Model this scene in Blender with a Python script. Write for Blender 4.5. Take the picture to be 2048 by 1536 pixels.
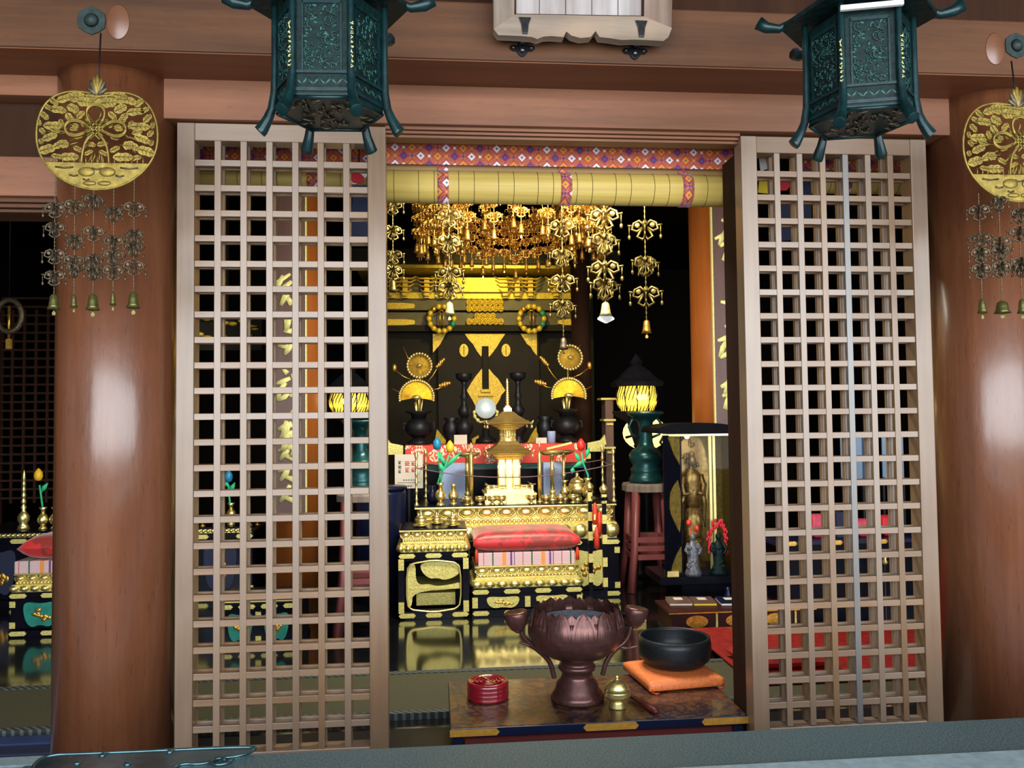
import bpy, math, random
from mathutils import Vector, Matrix
random.seed(7)
PI = math.pi
for o in list(bpy.data.objects): bpy.data.objects.remove(o)
SC = bpy.context.scene; COL = SC.collection

# ------------------------------------------------------------ camera
CAM = Vector((.8443, -3.3214, 1.4354)); YAW, PITCH, ROLL, F = .0934, .0397, -.0113, 1657.
fw = Vector((math.sin(YAW)*math.cos(PITCH), math.cos(YAW)*math.cos(PITCH), math.sin(PITCH)))
r0 = Vector((math.cos(YAW), -math.sin(YAW), 0)); u0 = r0.cross(fw)
RR = r0*math.cos(ROLL)+u0*math.sin(ROLL); UU = -r0*math.sin(ROLL)+u0*math.cos(ROLL)
cd = bpy.data.cameras.new('camera'); cam = bpy.data.objects.new('camera', cd); COL.objects.link(cam)
cd.sensor_width = 36; cd.lens = F/2048*36; cd.clip_start = .05; cd.clip_end = 200
M4 = Matrix((RR, UU, -fw)).transposed().to_4x4(); M4.translation = CAM; cam.matrix_world = M4
SC.camera = cam

# ------------------------------------------------------------ world, daylight, lamps, exposure
W = bpy.data.worlds.new('sky'); SC.world = W; W.use_nodes = True
W.node_tree.nodes['Background'].inputs[0].default_value = (.62, .76, 1, 1)
W.node_tree.nodes['Background'].inputs[1].default_value = .35
SC.view_settings.view_transform = 'Standard'; SC.view_settings.look = 'None'
SC.view_settings.gamma = 1; SC.view_settings.use_curve_mapping = False; SC.view_settings.exposure = 0
def area(name, loc, aim, sx, sy, power, col):
    l = bpy.data.lights.new(name, 'AREA'); l.shape = 'RECTANGLE'; l.size = sx; l.size_y = sy; l.energy = power; l.color = col
    o = bpy.data.objects.new(name, l); COL.objects.link(o); o.location = loc
    o.rotation_euler = (Vector(aim)-Vector(loc)).to_track_quat('-Z', 'Y').to_euler(); return o
def point(name, loc, power, col, r=.05):
    l = bpy.data.lights.new(name, 'POINT'); l.energy = power; l.color = col; l.shadow_soft_size = r
    o = bpy.data.objects.new(name, l); COL.objects.link(o); o.location = loc; return o
def spot(name, loc, aim, power, col, ang=60, r=.06, blend=.5):
    l = bpy.data.lights.new(name, 'SPOT'); l.energy = power; l.color = col; l.spot_size = math.radians(ang); l.spot_blend = blend; l.shadow_soft_size = r
    o = bpy.data.objects.new(name, l); COL.objects.link(o); o.location = loc
    o.rotation_euler = (Vector(aim)-Vector(loc)).to_track_quat('-Z', 'Y').to_euler(); return o
area('daylight', (2.3, -6.0, 2.2), (2.3, 0, 2.2), 11.0, 3.5, 1060, (.90, .96, 1))
area('ceiling_lamp_altar', (1.5, 1.3, 3.0), (1.5, 3.1, .7), 1.4, .25, 150, (1, .93, .76))
spot('ceiling_lamp_canopy', (1.5, 1.5, 3.0), (1.5, 3.0, 2.2), 46, (1, .74, .36), 95, .12)
spot('shrine_lamp', (1.5, 4.6, 3.1), (1.45, 6.0, 2.4), 90, (1, .85, .25), 95, .1)
spot('ceiling_lamp_side', (-1.0, 1.4, 3.0), (-1.2, 3.0, .7), 14, (1, .9, .7), 70, .2)
point('ceiling_lamp_pillars', (1.5, 3.9, 3.05), 6, (1, .66, .3), .1)

# ------------------------------------------------------------ pixel -> place helpers
def at(u, v, Y=None, Z=None):
    d = fw+RR*((u-1024)/F)+UU*((768-v)/F)
    t = (Y-CAM.y)/d.y if Y is not None else (Z-CAM.z)/d.z
    return CAM+d*t
def kk(p): return (Vector(p)-CAM).dot(fw)/F       # metres per pixel at a point

# ------------------------------------------------------------ node maths
class N:
    def __init__(s, nt, k): s.nt = nt; s.k = k
    def _m(s, op, *a):
        n = s.nt.nodes.new('ShaderNodeMath'); n.operation = op
        for i, x in enumerate((s,)+a):
            if isinstance(x, N): s.nt.links.new(x.k, n.inputs[i])
            else: n.inputs[i].default_value = x
        return N(s.nt, n.outputs[0])
    def __add__(s, o): return s._m('ADD', o)
    def __sub__(s, o): return s._m('SUBTRACT', o)
    def __mul__(s, o): return s._m('MULTIPLY', o)
    def __truediv__(s, o): return s._m('DIVIDE', o)
    def fl(s): return s._m('FLOOR')
    def fr(s): return s._m('FRACT')
    def ab(s): return s._m('ABSOLUTE')
    def lt(s, o): return s._m('LESS_THAN', o)
    def gt(s, o): return s._m('GREATER_THAN', o)
    def sin(s): return s._m('SINE')
    def mod(s, o): return s._m('FLOORED_MODULO', o)
def coords(nt):
    tc = nt.nodes.new('ShaderNodeTexCoord'); sp = nt.nodes.new('ShaderNodeSeparateXYZ'); nt.links.new(tc.outputs['Object'], sp.inputs[0])
    return tc.outputs['Object'], N(nt, sp.outputs[0]), N(nt, sp.outputs[1]), N(nt, sp.outputs[2])
def mixc(nt, f, a, b):
    m = nt.nodes.new('ShaderNodeMix'); m.data_type = 'RGBA'
    if isinstance(f, N): f = f.k
    if isinstance(f, (int, float)): m.inputs[0].default_value = f
    else: nt.links.new(f, m.inputs[0])
    for i, x in ((6, a), (7, b)):
        if isinstance(x, tuple): m.inputs[i].default_value = (*x[:3], 1)
        else: nt.links.new(x, m.inputs[i])
    return m.outputs[2]
def noise(nt, vec, scale, detail=4, stretch=None, rough=.5):
    n = nt.nodes.new('ShaderNodeTexNoise'); n.inputs['Scale'].default_value = scale; n.inputs['Detail'].default_value = detail; n.inputs['Roughness'].default_value = rough
    if stretch:
        mp = nt.nodes.new('ShaderNodeMapping'); mp.inputs['Scale'].default_value = stretch; nt.links.new(vec, mp.inputs[0]); vec = mp.outputs[0]
    nt.links.new(vec, n.inputs[0]); return n.outputs[0]
def ramp(nt, f, stops):
    r = nt.nodes.new('ShaderNodeValToRGB'); e = r.color_ramp.elements
    while len(e) < len(stops): e.new(.5)
    for i, (p, c) in enumerate(stops): e[i].position = p; e[i].color = (*c, 1)
    nt.links.new(f.k if isinstance(f, N) else f, r.inputs[0]); return r.outputs[0]
def s2l(*c): return tuple(((x/255)/12.92 if x/255 <= .04045 else ((x/255+.055)/1.055)**2.4) for x in c)
def newmat(name):
    m = bpy.data.materials.new(name); m.use_nodes = True; nt = m.node_tree; return m, nt, nt.nodes['Principled BSDF']
def bump(nt, b, h, st, dist=.01):
    n = nt.nodes.new('ShaderNodeBump'); n.inputs['Strength'].default_value = st; n.inputs['Distance'].default_value = dist
    nt.links.new(h, n.inputs['Height']); nt.links.new(n.outputs[0], b.inputs['Normal'])
def mat(name, col, rough=.5, metal=0, var=.15, sc=12, bmp=.1, coat=0, emit=0, alpha=None, stretch=None, bd=.004, croug=.1, spec=.5):
    m, nt, b = newmat(name); b.inputs['Specular IOR Level'].default_value = spec; vec, X, Y, Z = coords(nt)
    f = noise(nt, vec, sc, 5, stretch)
    lo = tuple(c*(1-var) for c in col); hi = tuple(min(1, c*(1+var)) for c in col)
    c = ramp(nt, f, [(.3, lo), (.7, hi)]); nt.links.new(c, b.inputs['Base Color'])
    b.inputs['Roughness'].default_value = rough; b.inputs['Metallic'].default_value = metal; b.inputs['Coat Weight'].default_value = coat; b.inputs['Coat Roughness'].default_value = croug
    if bmp: bump(nt, b, f, bmp, bd)
    if emit: nt.links.new(c, b.inputs['Emission Color']); b.inputs['Emission Strength'].default_value = emit
    return m
def wood(name, c1, c2, axis='z', rough=.45, coat=0, sc=18, wear=None, bmp=.15, croug=.15, spec=.5, fleck=False, vary=0.):
    m, nt, b = newmat(name); vec, X, Y, Z = coords(nt)
    st = {'z': (1, 1, .06), 'x': (.06, 1, 1), 'y': (1, .06, 1)}[axis]
    f = noise(nt, vec, sc, 8, st, .62); g = noise(nt, vec, 3.2, 3)
    ww = noise(nt, vec, sc*5, 3, st)
    c = ramp(nt, f, [(.28, c1), (.72, c2)])
    c = mixc(nt, N(nt, g)*.5, c, tuple(x*.62 for x in c1))
    c = mixc(nt, N(nt, ww)*.25, c, tuple(x*.8 for x in c1))
    if wear: c = mixc(nt, (N(nt, g)-.45)*2.2, c, wear)
    if fleck:
        k_ = N(nt, noise(nt, vec, 120, 3, tuple(.12 if q < 1 else 1 for q in st))).gt(.66); c = mixc(nt, k_*(.4 if axis == 'z' else .2), c, tuple(x*.45 for x in c1))
    if vary:
        oi = nt.nodes.new('ShaderNodeObjectInfo'); rv = N(nt, oi.outputs['Random'])
        c = mixc(nt, rv*vary, c, tuple(x*.6 for x in c1)); c = mixc(nt, (rv*7.3).fr()*vary*.7, c, s2l(168, 160, 152))
    nt.links.new(c, b.inputs['Base Color']); b.inputs['Roughness'].default_value = rough; b.inputs['Coat Weight'].default_value = coat; b.inputs['Coat Roughness'].default_value = croug
    if fleck: f = (N(nt, f)+N(nt, noise(nt, vec, 26, 3, tuple(.35 if q < 1 else 1 for q in st)))*1.2).k
    b.inputs['Specular IOR Level'].default_value = spec
    bump(nt, b, f, bmp, .004); return m

MT = {}
MT['column'] = wood('column_wood', s2l(98, 56, 34), s2l(132, 80, 50), 'z', .38, .65, 14, bmp=.45, croug=.2, fleck=True)
MT['beam'] = wood('beam_wood', s2l(62, 38, 22), s2l(116, 74, 46), 'x', .55, 0, 10, spec=.25, fleck=True)
MT['lintel'] = wood('lintel_wood', s2l(106, 66, 44), s2l(162, 106, 74), 'x', .5, .1, 10, spec=.3, fleck=True, croug=.4)
MT['soffit'] = wood('soffit_wood', s2l(100, 56, 32), s2l(136, 80, 48), 'x', .5, 0, 10, spec=.3)
MT['door'] = wood('door_wood', s2l(110, 78, 48), s2l(148, 112, 76), 'z', .36, .5, 34, wear=s2l(140, 116, 92), spec=.5, croug=.34, vary=.35)
MT['doorx'] = wood('door_wood_rail', s2l(112, 78, 48), s2l(150, 112, 74), 'x', .36, .5, 34, wear=s2l(140, 114, 88), spec=.5, croug=.34, vary=.35)
MT['doorgrey'] = wood('door_wood_greyed', s2l(104, 98, 94), s2l(130, 124, 120), 'z', .36, .5, 34, croug=.34)
MT['darkwood'] = wood('dark_wood', s2l(46, 27, 18), s2l(68, 42, 28), 'z', .75, 0, 10, spec=.1)
MT['hallwall'] = wood('hall_wall', s2l(12, 9, 8), s2l(22, 16, 12), 'z', .8, 0, 6, spec=.05)
MT['pillar'] = wood('inner_pillar', s2l(132, 70, 26), s2l(166, 94, 38), 'z', .5, .0, 8, spec=.2)
MT['grey'] = wood('weathered_wood', s2l(88, 74, 64), s2l(164, 148, 134), 'z', .8, 0, 14, wear=s2l(120, 84, 66), bmp=.6, spec=.2)
MT['greypale'] = wood('weathered_panel', s2l(128, 116, 112), s2l(196, 190, 188), 'z', .8, 0, 12, wear=s2l(140, 112, 98), bmp=.5, spec=.2)
MT['greyx'] = wood('weathered_wood_rail', s2l(90, 76, 66), s2l(168, 152, 136), 'x', .8, 0, 12, wear=s2l(178, 148, 118), bmp=.6, spec=.2)
MT['bronze'] = mat('green_bronze', s2l(9, 38, 40), .34, .2, .4, 30, .25, spec=.4)
MT['bronze_fret'] = mat('green_bronze_fretwork', s2l(14, 56, 52), .4, .2, .8, 60, .6)
MT['bronzedark'] = mat('dark_bronze', s2l(6, 28, 28), .5, .1, .6, 45, .4, spec=.2)
MT['verdigris'] = mat('verdigris', s2l(38, 52, 50), .6, .4, .35, 40, .3)
MT['brass'] = mat('brass_plate', s2l(132, 112, 48), .48, .6, .3, 40, .35)
MT['brassold'] = mat('old_brass', s2l(92, 80, 62), .5, .7, .4, 60, .3)
MT['gold'] = mat('gold_leaf', s2l(250, 226, 146), .3, .9, .12, 30, .12)
MT['goldflat'] = mat('gilt_fitting', s2l(214, 200, 116), .5, .5, .25, 90, .5)
MT['goldamber'] = mat('amber_gold', s2l(216, 164, 72), .32, .85, .3, 50, .3)
MT['goldshrine'] = mat('shrine_gilt', s2l(204, 168, 52), .5, .35, .3, 60, .5)
MT['goldtext'] = mat('gold_lettering', s2l(214, 206, 132), .55, .15, .15, 60, .2)
MT['black'] = mat('black_lacquer', s2l(10, 10, 20), .28, 0, .2, 6, .02, spec=.12)
MT['blackmat'] = mat('black_iron', s2l(20, 20, 24), .45, .1, .3, 20, .1, spec=.3)
MT['blackdull'] = mat('dull_black', s2l(16, 16, 20), .85, 0, .2, 20, .1, spec=.05)
MT['iron'] = mat('forged_iron', s2l(70, 70, 74), .22, .9, .3, 30, .3)
MT['bowl'] = mat('singing_bowl_metal', s2l(40, 44, 48), .42, .55, .15, 60, .08)
MT['censer'] = mat('brown_bronze', s2l(92, 60, 56), .3, .6, .18, 40, .1)
MT['ash'] = mat('ash', s2l(34, 48, 66), .9, 0, .6, 40, .8)
MT['board'] = wood('plaque_board', s2l(86, 60, 54), s2l(112, 82, 76), 'z', .45, 0, 20)
MT['orange'] = mat('orange_silk', s2l(250, 132, 72), .45, 0, .2, 70, .4)
MT['red'] = mat('red_cloth', s2l(134, 18, 14), .6, 0, .35, 26, .4)
MT['redlac'] = mat('red_lacquer', s2l(128, 20, 32), .15, 0, .12, 8, .02, coat=.8)
MT['redstool'] = wood('red_brown_stool', s2l(118, 58, 56), s2l(140, 74, 72), 'z', .45, 0, 9)
MT['redskirt'] = mat('dark_red_wood', s2l(84, 18, 16), .5, 0, .15, 8, .05)
MT['darkred'] = mat('book_table_lacquer', s2l(54, 20, 16), .5, 0, .2, 8, .05, spec=.2)
MT['stonebox'] = mat('speckled_deck', s2l(70, 94, 98), .42, .1, .7, 210, .25)
MT['steel'] = mat('pale_metal_edge', s2l(150, 176, 184), .35, .3, .15, 40, .1)
MT['bluemetal'] = mat('blue_grey_fitting', s2l(74, 104, 110), .25, .8, .3, 18, .3)
MT['blueblack'] = mat('blue_black_lacquer', s2l(18, 24, 50), .3, 0, .15, 8, .02, spec=.3)
MT['blue'] = mat('blue_cloth', s2l(30, 48, 90), .7, 0, .2, 12, .1)
MT['navy'] = mat('navy_cloth', s2l(20, 28, 58), .7, 0, .15, 12, .1)
MT['white'] = mat('white_cloth', s2l(225, 222, 216), .7, 0, .06, 12, .1)
MT['yellow'] = mat('yellow_cloth', s2l(220, 190, 40), .7, 0, .1, 12, .1)
MT['redbright'] = mat('bright_red_cloth', s2l(196, 24, 44), .6, 0, .15, 12, .1)
MT['paper'] = mat('paper', s2l(206, 196, 180), .8, 0, .04, 12, .03)
MT['palebox'] = mat('pale_blue_box', s2l(150, 168, 206), .5, 0, .06, 12, .02)
MT['teal'] = mat('teal_panel', s2l(20, 120, 104), .45, 0, .25, 18, .1)
MT['stemgreen'] = mat('green_stem', s2l(46, 180, 124), .45, 0, .12, 20, .05)
MT['tulipyellow'] = mat('yellow_bud', s2l(236, 186, 40), .4, 0, .1, 20, .05)
MT['tulipred'] = mat('red_bud', s2l(214, 46, 40), .4, 0, .1, 20, .05)
MT['tulipblue'] = mat('blue_bud', s2l(30, 126, 170), .4, 0, .2, 20, .05)
MT['grout'] = mat('pale_concrete', s2l(150, 146, 138), .8, 0, .15, 5, .1)
MT['pagoda'] = mat('pagoda_gold', s2l(250, 226, 150), .3, .75, .08, 30, .1)
MT['pagodaroof'] = mat('pagoda_roof', s2l(138, 114, 62), .45, .6, .15, 60, .3)
MT['mirror'] = mat('mirror_glass', s2l(200, 216, 222), .4, .25, .05, 3, 0)
MT['mantle'] = mat('statue_bronze_gold', s2l(150, 122, 70), .4, .8, .35, 45, .5)
MT['lampglow'] = mat('lantern_glow', s2l(255, 190, 60), .5, 0, .12, 14, 0, emit=1.9)
MT['paperglow'] = mat('paper_shade_glow', s2l(255, 220, 110), .5, 0, .08, 14, 0, emit=3.2)
MT['pagodapale'] = MT['pagoda']
MT['redorn'] = mat('red_ornament', s2l(200, 54, 30), .5, 0, .2, 30, .2)
MT['pink'] = mat('pink_cloth', s2l(190, 60, 86), .6, 0, .2, 20, .2)
MT['cushiongrey'] = mat('figurine_grey', s2l(100, 100, 108), .4, .3, .5, 60, .5)
MT['marblegreen'] = mat('green_bronze_stand', s2l(24, 66, 66), .3, .5, .25, 14, .1)
# floor lacquer, tatami, braid
MT['lacquerfloor'] = mat('lacquered_floor', s2l(18, 18, 17), .13, 0, .3, 5, .03, coat=.6, croug=.09)
MT['tatami'] = mat('tatami_mat', s2l(66, 64, 42), .8, 0, .18, 160, .3)
def braid():
    m, nt, b = newmat('tatami_braid'); vec, X, Y, Z = coords(nt)
    s = ((X*26).fr()-.5).ab()*2; t = ((X*26+Y*30).fr()).lt(.4)
    nt.links.new(mixc(nt, t, s2l(40, 46, 46), s2l(86, 94, 92)), b.inputs['Base Color']); b.inputs['Roughness'].default_value = .7; return m
MT['braid'] = braid()
def brocade_mat(name, px, base, base2, sx=1., dark=False):
    """woven red cloth with rows of white, gold and purple diamonds"""
    m, nt, b = newmat(name); vec, X, Y, Z = coords(nt)
    p = px; col = mixc(nt, N(nt, noise(nt, vec, 60, 3)), base, base2)
    white, org, pur, gr = s2l(250, 225, 235), s2l(240, 140, 40), s2l(110, 40, 130), s2l(60, 120, 100)
    # thin ring interlace
    for ox, oz in ((0, 0), (.5, .5)):
        u = (X/p+ox).fr()-.5; w = (Z/p+oz).fr()-.5
        rr = (u*u+w*w)._m('SQRT'); ring = (rr-.42).ab().lt(.03)
        col = mixc(nt, ring*.5, col, s2l(190, 140, 80))
    for ox, oz, ph in ((0, 0, 0), (.5, .5, 1)):
        U_ = X/p+ox; V_ = Z/p+oz
        idx = (U_.fl()+ph).mod(3.)
        d = (U_.fr()-.5).ab()+(V_.fr()-.5).ab()
        tooth = ((X/p*14).fr()-.5).ab()*.10
        inside = (d+tooth).lt(.27)
        c3 = mixc(nt, idx.gt(.5), white, org); c3 = mixc(nt, idx.gt(1.5), c3, pur)
        col = mixc(nt, inside, col, c3); col = mixc(nt, d.lt(.08), col, gr)
        # little diamonds halfway
        U2 = X/p+ox+.5; V2 = Z/p+oz
        idx2 = (U2.fl()+ph+1).mod(3.)
        d2 = (U2.fr()-.5).ab()+(V2.fr()-.5).ab()
        c4 = mixc(nt, idx2.gt(.5), org, pur); c4 = mixc(nt, idx2.gt(1.5), c4, white)
        col = mixc(nt, d2.lt(.10), col, c4)
    nt.links.new(col, b.inputs['Base Color']); b.inputs['Roughness'].default_value = .6; b.inputs['Sheen Weight'].default_value = .2
    bump(nt, b, noise(nt, vec, 400, 2), .3, .002); return m
MT['brocade'] = brocade_mat('red_diamond_brocade', .0745, s2l(196, 62, 56), s2l(178, 80, 62))
MT['brocadestrap'] = brocade_mat('strap_brocade', .0745, s2l(190, 60, 60), s2l(90, 50, 80))
def blindmat(name, c1, c2):
    m, nt, b = newmat(name); vec, X, Y, Z = coords(nt)
    f = noise(nt, vec, 9, 6, (.15, 1, 6)); fine = noise(nt, vec, 180, 2, (.03, 1, 1))
    c = ramp(nt, f, [(.3, c1), (.7, c2)]); c = mixc(nt, N(nt, fine)*.35, c, tuple(x*.7 for x in c1))
    nt.links.new(c, b.inputs['Base Color']); b.inputs['Roughness'].default_value = .55; bump(nt, b, fine, .4, .002); return m
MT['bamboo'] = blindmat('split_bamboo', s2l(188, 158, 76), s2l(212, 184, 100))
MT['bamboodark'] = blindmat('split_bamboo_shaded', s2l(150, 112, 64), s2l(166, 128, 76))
def vinecloth():
    m, nt, b = newmat('vine_brocade'); vec, X, Y, Z = coords(nt)
    n = noise(nt, vec, 9, 2); w = nt.nodes.new('ShaderNodeTexNoise'); w.inputs['Scale'].default_value = 16; w.inputs['Detail'].default_value = 3
    nt.links.new(vec, w.inputs[0])
    line = (N(nt, w.outputs[0])-.5).ab().lt(.028); l2 = (N(nt, n)-.47).ab().lt(.03)
    dots = N(nt, noise(nt, vec, 26, 2)).gt(.63)
    c = mixc(nt, N(nt, noise(nt, vec, 5, 2)), s2l(78, 50, 28), s2l(96, 64, 38))
    for k in (line, l2, dots): c = mixc(nt, k, c, s2l(36, 32, 44))
    nt.links.new(c, b.inputs['Base Color']); b.inputs['Roughness'].default_value = .32; b.inputs['Coat Weight'].default_value = .35; b.inputs['Coat Roughness'].default_value = .12; return m
MT['vine'] = vinecloth()
def stripecloth():
    m, nt, b = newmat('striped_brocade'); vec, X, Y, Z = coords(nt)
    p = (X/.285).fr()
    c = mixc(nt, ((X*95).fr()).lt(.3), s2l(206, 176, 178), s2l(190, 110, 120))
    c = mixc(nt, ((Z*90).fr()).lt(.3), c, s2l(220, 200, 200))
    for a, w, k in ((.13, .035, s2l(40, 90, 60)), (.42, .1, s2l(224, 140, 70)), (.6, .05, s2l(110, 60, 120)), (.68, .02, s2l(80, 50, 120)), (.9, .02, s2l(180, 60, 60))):
        c = mixc(nt, (p-a).ab().lt(w/2), c, k)
    nt.links.new(c, b.inputs['Base Color']); b.inputs['Roughness'].default_value = .6; return m
MT['stripe'] = stripecloth()
def redpattern(name, c1, c2, sc, thr=.5):
    m, nt, b = newmat(name); vec, X, Y, Z = coords(nt)
    n = N(nt, noise(nt, vec, sc, 3)); c = mixc(nt, n.gt(thr), c1, c2)
    nt.links.new(c, b.inputs['Base Color']); b.inputs['Roughness'].default_value = .42; b.inputs['Sheen Weight'].default_value = .4; bump(nt, b, noise(nt, vec, sc*3, 3), .5, .004); return m
MT['redsilk'] = redpattern('red_damask', s2l(200, 40, 40), s2l(146, 44, 34), 9)
def kikucloth():
    m, nt, b = newmat('red_cloth_white_flowers'); vec, X, Y, Z = coords(nt)
    v = nt.nodes.new('ShaderNodeTexVoronoi'); v.inputs['Scale'].default_value = 7.5; nt.links.new(vec, v.inputs[0])
    d = N(nt, v.outputs[0]); fl = d.lt(.42); tex = N(nt, noise(nt, vec, 80, 2, (1, 1, .5))).gt(.5)
    c = mixc(nt, fl*tex, s2l(220, 58, 36), s2l(246, 228, 190))
    nt.links.new(c, b.inputs['Base Color']); b.inputs['Roughness'].default_value = .5; return m
MT['kiku'] = kikucloth()

# ------------------------------------------------------------ mesh building
class B:
    def __init__(s): s.v = []; s.f = []; s.sm = []
    def add(s, vs, fs, smooth=False, M=None):
        o = len(s.v)
        s.v += [tuple(M @ Vector(p)) if M else tuple(p) for p in vs]
        s.f += [tuple(i+o for i in f) for f in fs]; s.sm += [smooth]*len(fs); return s
    def box(s, c, d, M=None, taper=1.):
        x, y, z = (q/2 for q in d); cx, cy, cz = c
        vs = [(cx+a*x*(taper if e > 0 else 1), cy+b*y*(taper if e > 0 else 1), cz+e*z) for e in (-1, 1) for b in (-1, 1) for a in (-1, 1)]
        return s.add(vs, [(0, 2, 3, 1), (4, 5, 7, 6), (0, 1, 5, 4), (2, 6, 7, 3), (0, 4, 6, 2), (1, 3, 7, 5)], False, M)
    def b6(s, x0, x1, y0, y1, z0, z1, M=None): return s.box(((x0+x1)/2, (y0+y1)/2, (z0+z1)/2), (x1-x0, y1-y0, z1-z0), M)
    def lathe(s, prof, n=24, c=(0, 0, 0), M=None, ang=0, smooth=True, sy=1., fn=None):
        vs = []; m = len(prof)
        for i in range(n):
            a = 2*PI*i/n+ang
            for j, (r, z) in enumerate(prof):
                rr = r*(fn(a, j) if fn else 1)
                vs.append((c[0]+rr*math.cos(a), c[1]+rr*math.sin(a)*sy, c[2]+z))
        fs = []
        for i in range(n):
            k = (i+1) % n
            for j in range(m-1): fs.append((i*m+j, k*m+j, k*m+j+1, i*m+j+1))
        if prof[0][0] > 1e-6: fs.append(tuple(i*m for i in range(n))[::-1])
        if prof[-1][0] > 1e-6: fs.append(tuple(i*m+m-1 for i in range(n)))
        return s.add(vs, fs, smooth, M)
    def ell(s, c, r, n=12, m=8, M=None):
        prof = [(math.sin(PI*j/m), -math.cos(PI*j/m)) for j in range(m+1)]
        vs = []; fs = []
        for i in range(n):
            a = 2*PI*i/n
            for x, z in prof: vs.append((c[0]+r[0]*x*math.cos(a), c[1]+r[1]*x*math.sin(a), c[2]+r[2]*z))
        q = m+1
        for i in range(n):
            k = (i+1) % n
            for j in range(m): fs.append((i*q+j, k*q+j, k*q+j+1, i*q+j+1))
        return s.add(vs, fs, True, M)
    def tube(s, pts, r, n=6, M=None, closed=False, flat=1.):
        P = [Vector(p) for p in pts]; m = len(P)
        R = r if isinstance(r, (list, tuple)) else [r]*m
        vs = []; fs = []; prev = None
        for i in range(m):
            t = (P[(i+1) % m]-P[i-1]) if closed else (P[min(i+1, m-1)]-P[max(i-1, 0)])
            t = t.normalized() if t.length > 1e-9 else Vector((0, 0, 1))
            if prev is None:
                a = Vector((0, 1, 0)) if abs(t.y) < .9 else Vector((1, 0, 0))
            else: a = prev
            b = (a-t*a.dot(t)).normalized(); prev = b; c = t.cross(b)
            for k in range(n):
                q = 2*PI*k/n; vs.append(P[i]+(b*math.cos(q)*flat+c*math.sin(q))*R[i])
        for i in range(m if closed else m-1):
            j = (i+1) % m
            for k in range(n):
                l = (k+1) % n; fs.append((i*n+k, i*n+l, j*n+l, j*n+k))
        if not closed: fs += [tuple(range(n))[::-1], tuple((m-1)*n+k for k in range(n))]
        return s.add(vs, fs, True, M)
    def prism(s, poly, y0, y1, M=None):
        """poly in XZ, extruded along Y"""
        n = len(poly); vs = [(x, y0, z) for x, z in poly]+[(x, y1, z) for x, z in poly]
        fs = [tuple(range(n)), tuple(range(n, 2*n))[::-1]]+[(i, i+n, (i+1) % n+n, (i+1) % n) for i in range(n)]
        return s.add(vs, fs, False, M)
    def plan(s, poly, z0, z1, M=None):
        n = len(poly); vs = [(x, y, z0) for x, y in poly]+[(x, y, z1) for x, y in poly]
        fs = [tuple(range(n))[::-1], tuple(range(n, 2*n))]+[(i, (i+1) % n, (i+1) % n+n, i+n) for i in range(n)]
        return s.add(vs, fs, False, M)
def RZ(a): return Matrix.Rotation(a, 4, 'Z')
def TR(x, y, z): return Matrix.Translation((x, y, z))
def obj(name, b, m, parent=None, label=None, loc=None, bevel=0, rz=0):
    me = bpy.data.meshes.new(name); me.from_pydata(b.v, [], b.f); me.update()
    me.polygons.foreach_set('use_smooth', b.sm)
    me.materials.append(MT[m] if isinstance(m, str) else m)
    o = bpy.data.objects.new(name, me); COL.objects.link(o)
    if parent: o.parent = parent
    if loc is not None: o.location = loc
    if rz: o.rotation_euler = (0, 0, rz)
    if label: o['label'] = label
    if bevel:
        md = o.modifiers.new('bevel', 'BEVEL'); md.width = bevel; md.segments = 2; md.limit_method = 'ANGLE'
    return o
def inst(o, parent, loc, rz=0, rot=None, scale=None):
    c = o.copy(); COL.objects.link(c); c.parent = parent; c.location = loc
    c.rotation_euler = rot if rot else (0, 0, rz)
    if scale: c.scale = scale
    return c
def thing(name, label, cat, loc=(0, 0, 0), rz=0, group=None):
    o = bpy.data.objects.new(name, None); COL.objects.link(o); o.location = loc; o.rotation_euler = (0, 0, rz); o.empty_display_size = .05
    o['label'] = label; o['category'] = cat
    if group: o['group'] = group
    return o
def solo(name, b, m, label, cat, loc=None, group=None, bevel=0, rz=0):
    o = obj(name, b, m, None, label, loc, bevel, rz); o['category'] = cat
    if group: o['group'] = group
    return o
def struct(name, b, m, loc=None, bevel=0, label=None):
    o = obj(name, b, m, None, label, loc, bevel); o['kind'] = 'structure'; return o
def tree_copy(o, loc=None, parent=None, label=None):
    c = o.copy(); COL.objects.link(c); c.parent = parent
    if loc is not None: c.location = loc
    if label: c['label'] = label
    for ch in [x for x in bpy.data.objects if x.parent == o]: tree_copy(ch, None, c)
    return c
def kids_map():
    d = {}
    for x in bpy.data.objects:
        if x.parent: d.setdefault(x.parent.name, []).append(x)
    return d
def fast_copy(o, km, loc=None, parent=None, label=None, rz=None):
    c = o.copy(); COL.objects.link(c); c.parent = parent
    if loc is not None: c.location = loc
    if label: c['label'] = label
    if rz is not None: c.rotation_euler = (0, 0, rz)
    for ch in km.get(o.name, []): fast_copy(ch, km, None, c)
    return c
def smooth_poly(pts, it=2, closed=True):
    for _ in range(it):
        q = []; n = len(pts)
        for i in range(n if closed else n-1):
            a, b = pts[i], pts[(i+1) % n]
            q.append(tuple(a[k]*.75+b[k]*.25 for k in range(len(a)))); q.append(tuple(a[k]*.25+b[k]*.75 for k in range(len(a))))
        if not closed: q = [pts[0]]+q+[pts[-1]]
        pts = q
    return pts
def ellipse(cx, cz, rx, rz, n=12, a0=0):
    return [(cx+rx*math.cos(2*PI*i/n)*math.cos(a0)-rz*math.sin(2*PI*i/n)*math.sin(a0), cz+rx*math.cos(2*PI*i/n)*math.sin(a0)+rz*math.sin(2*PI*i/n)*math.cos(a0)) for i in range(n)]

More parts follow.
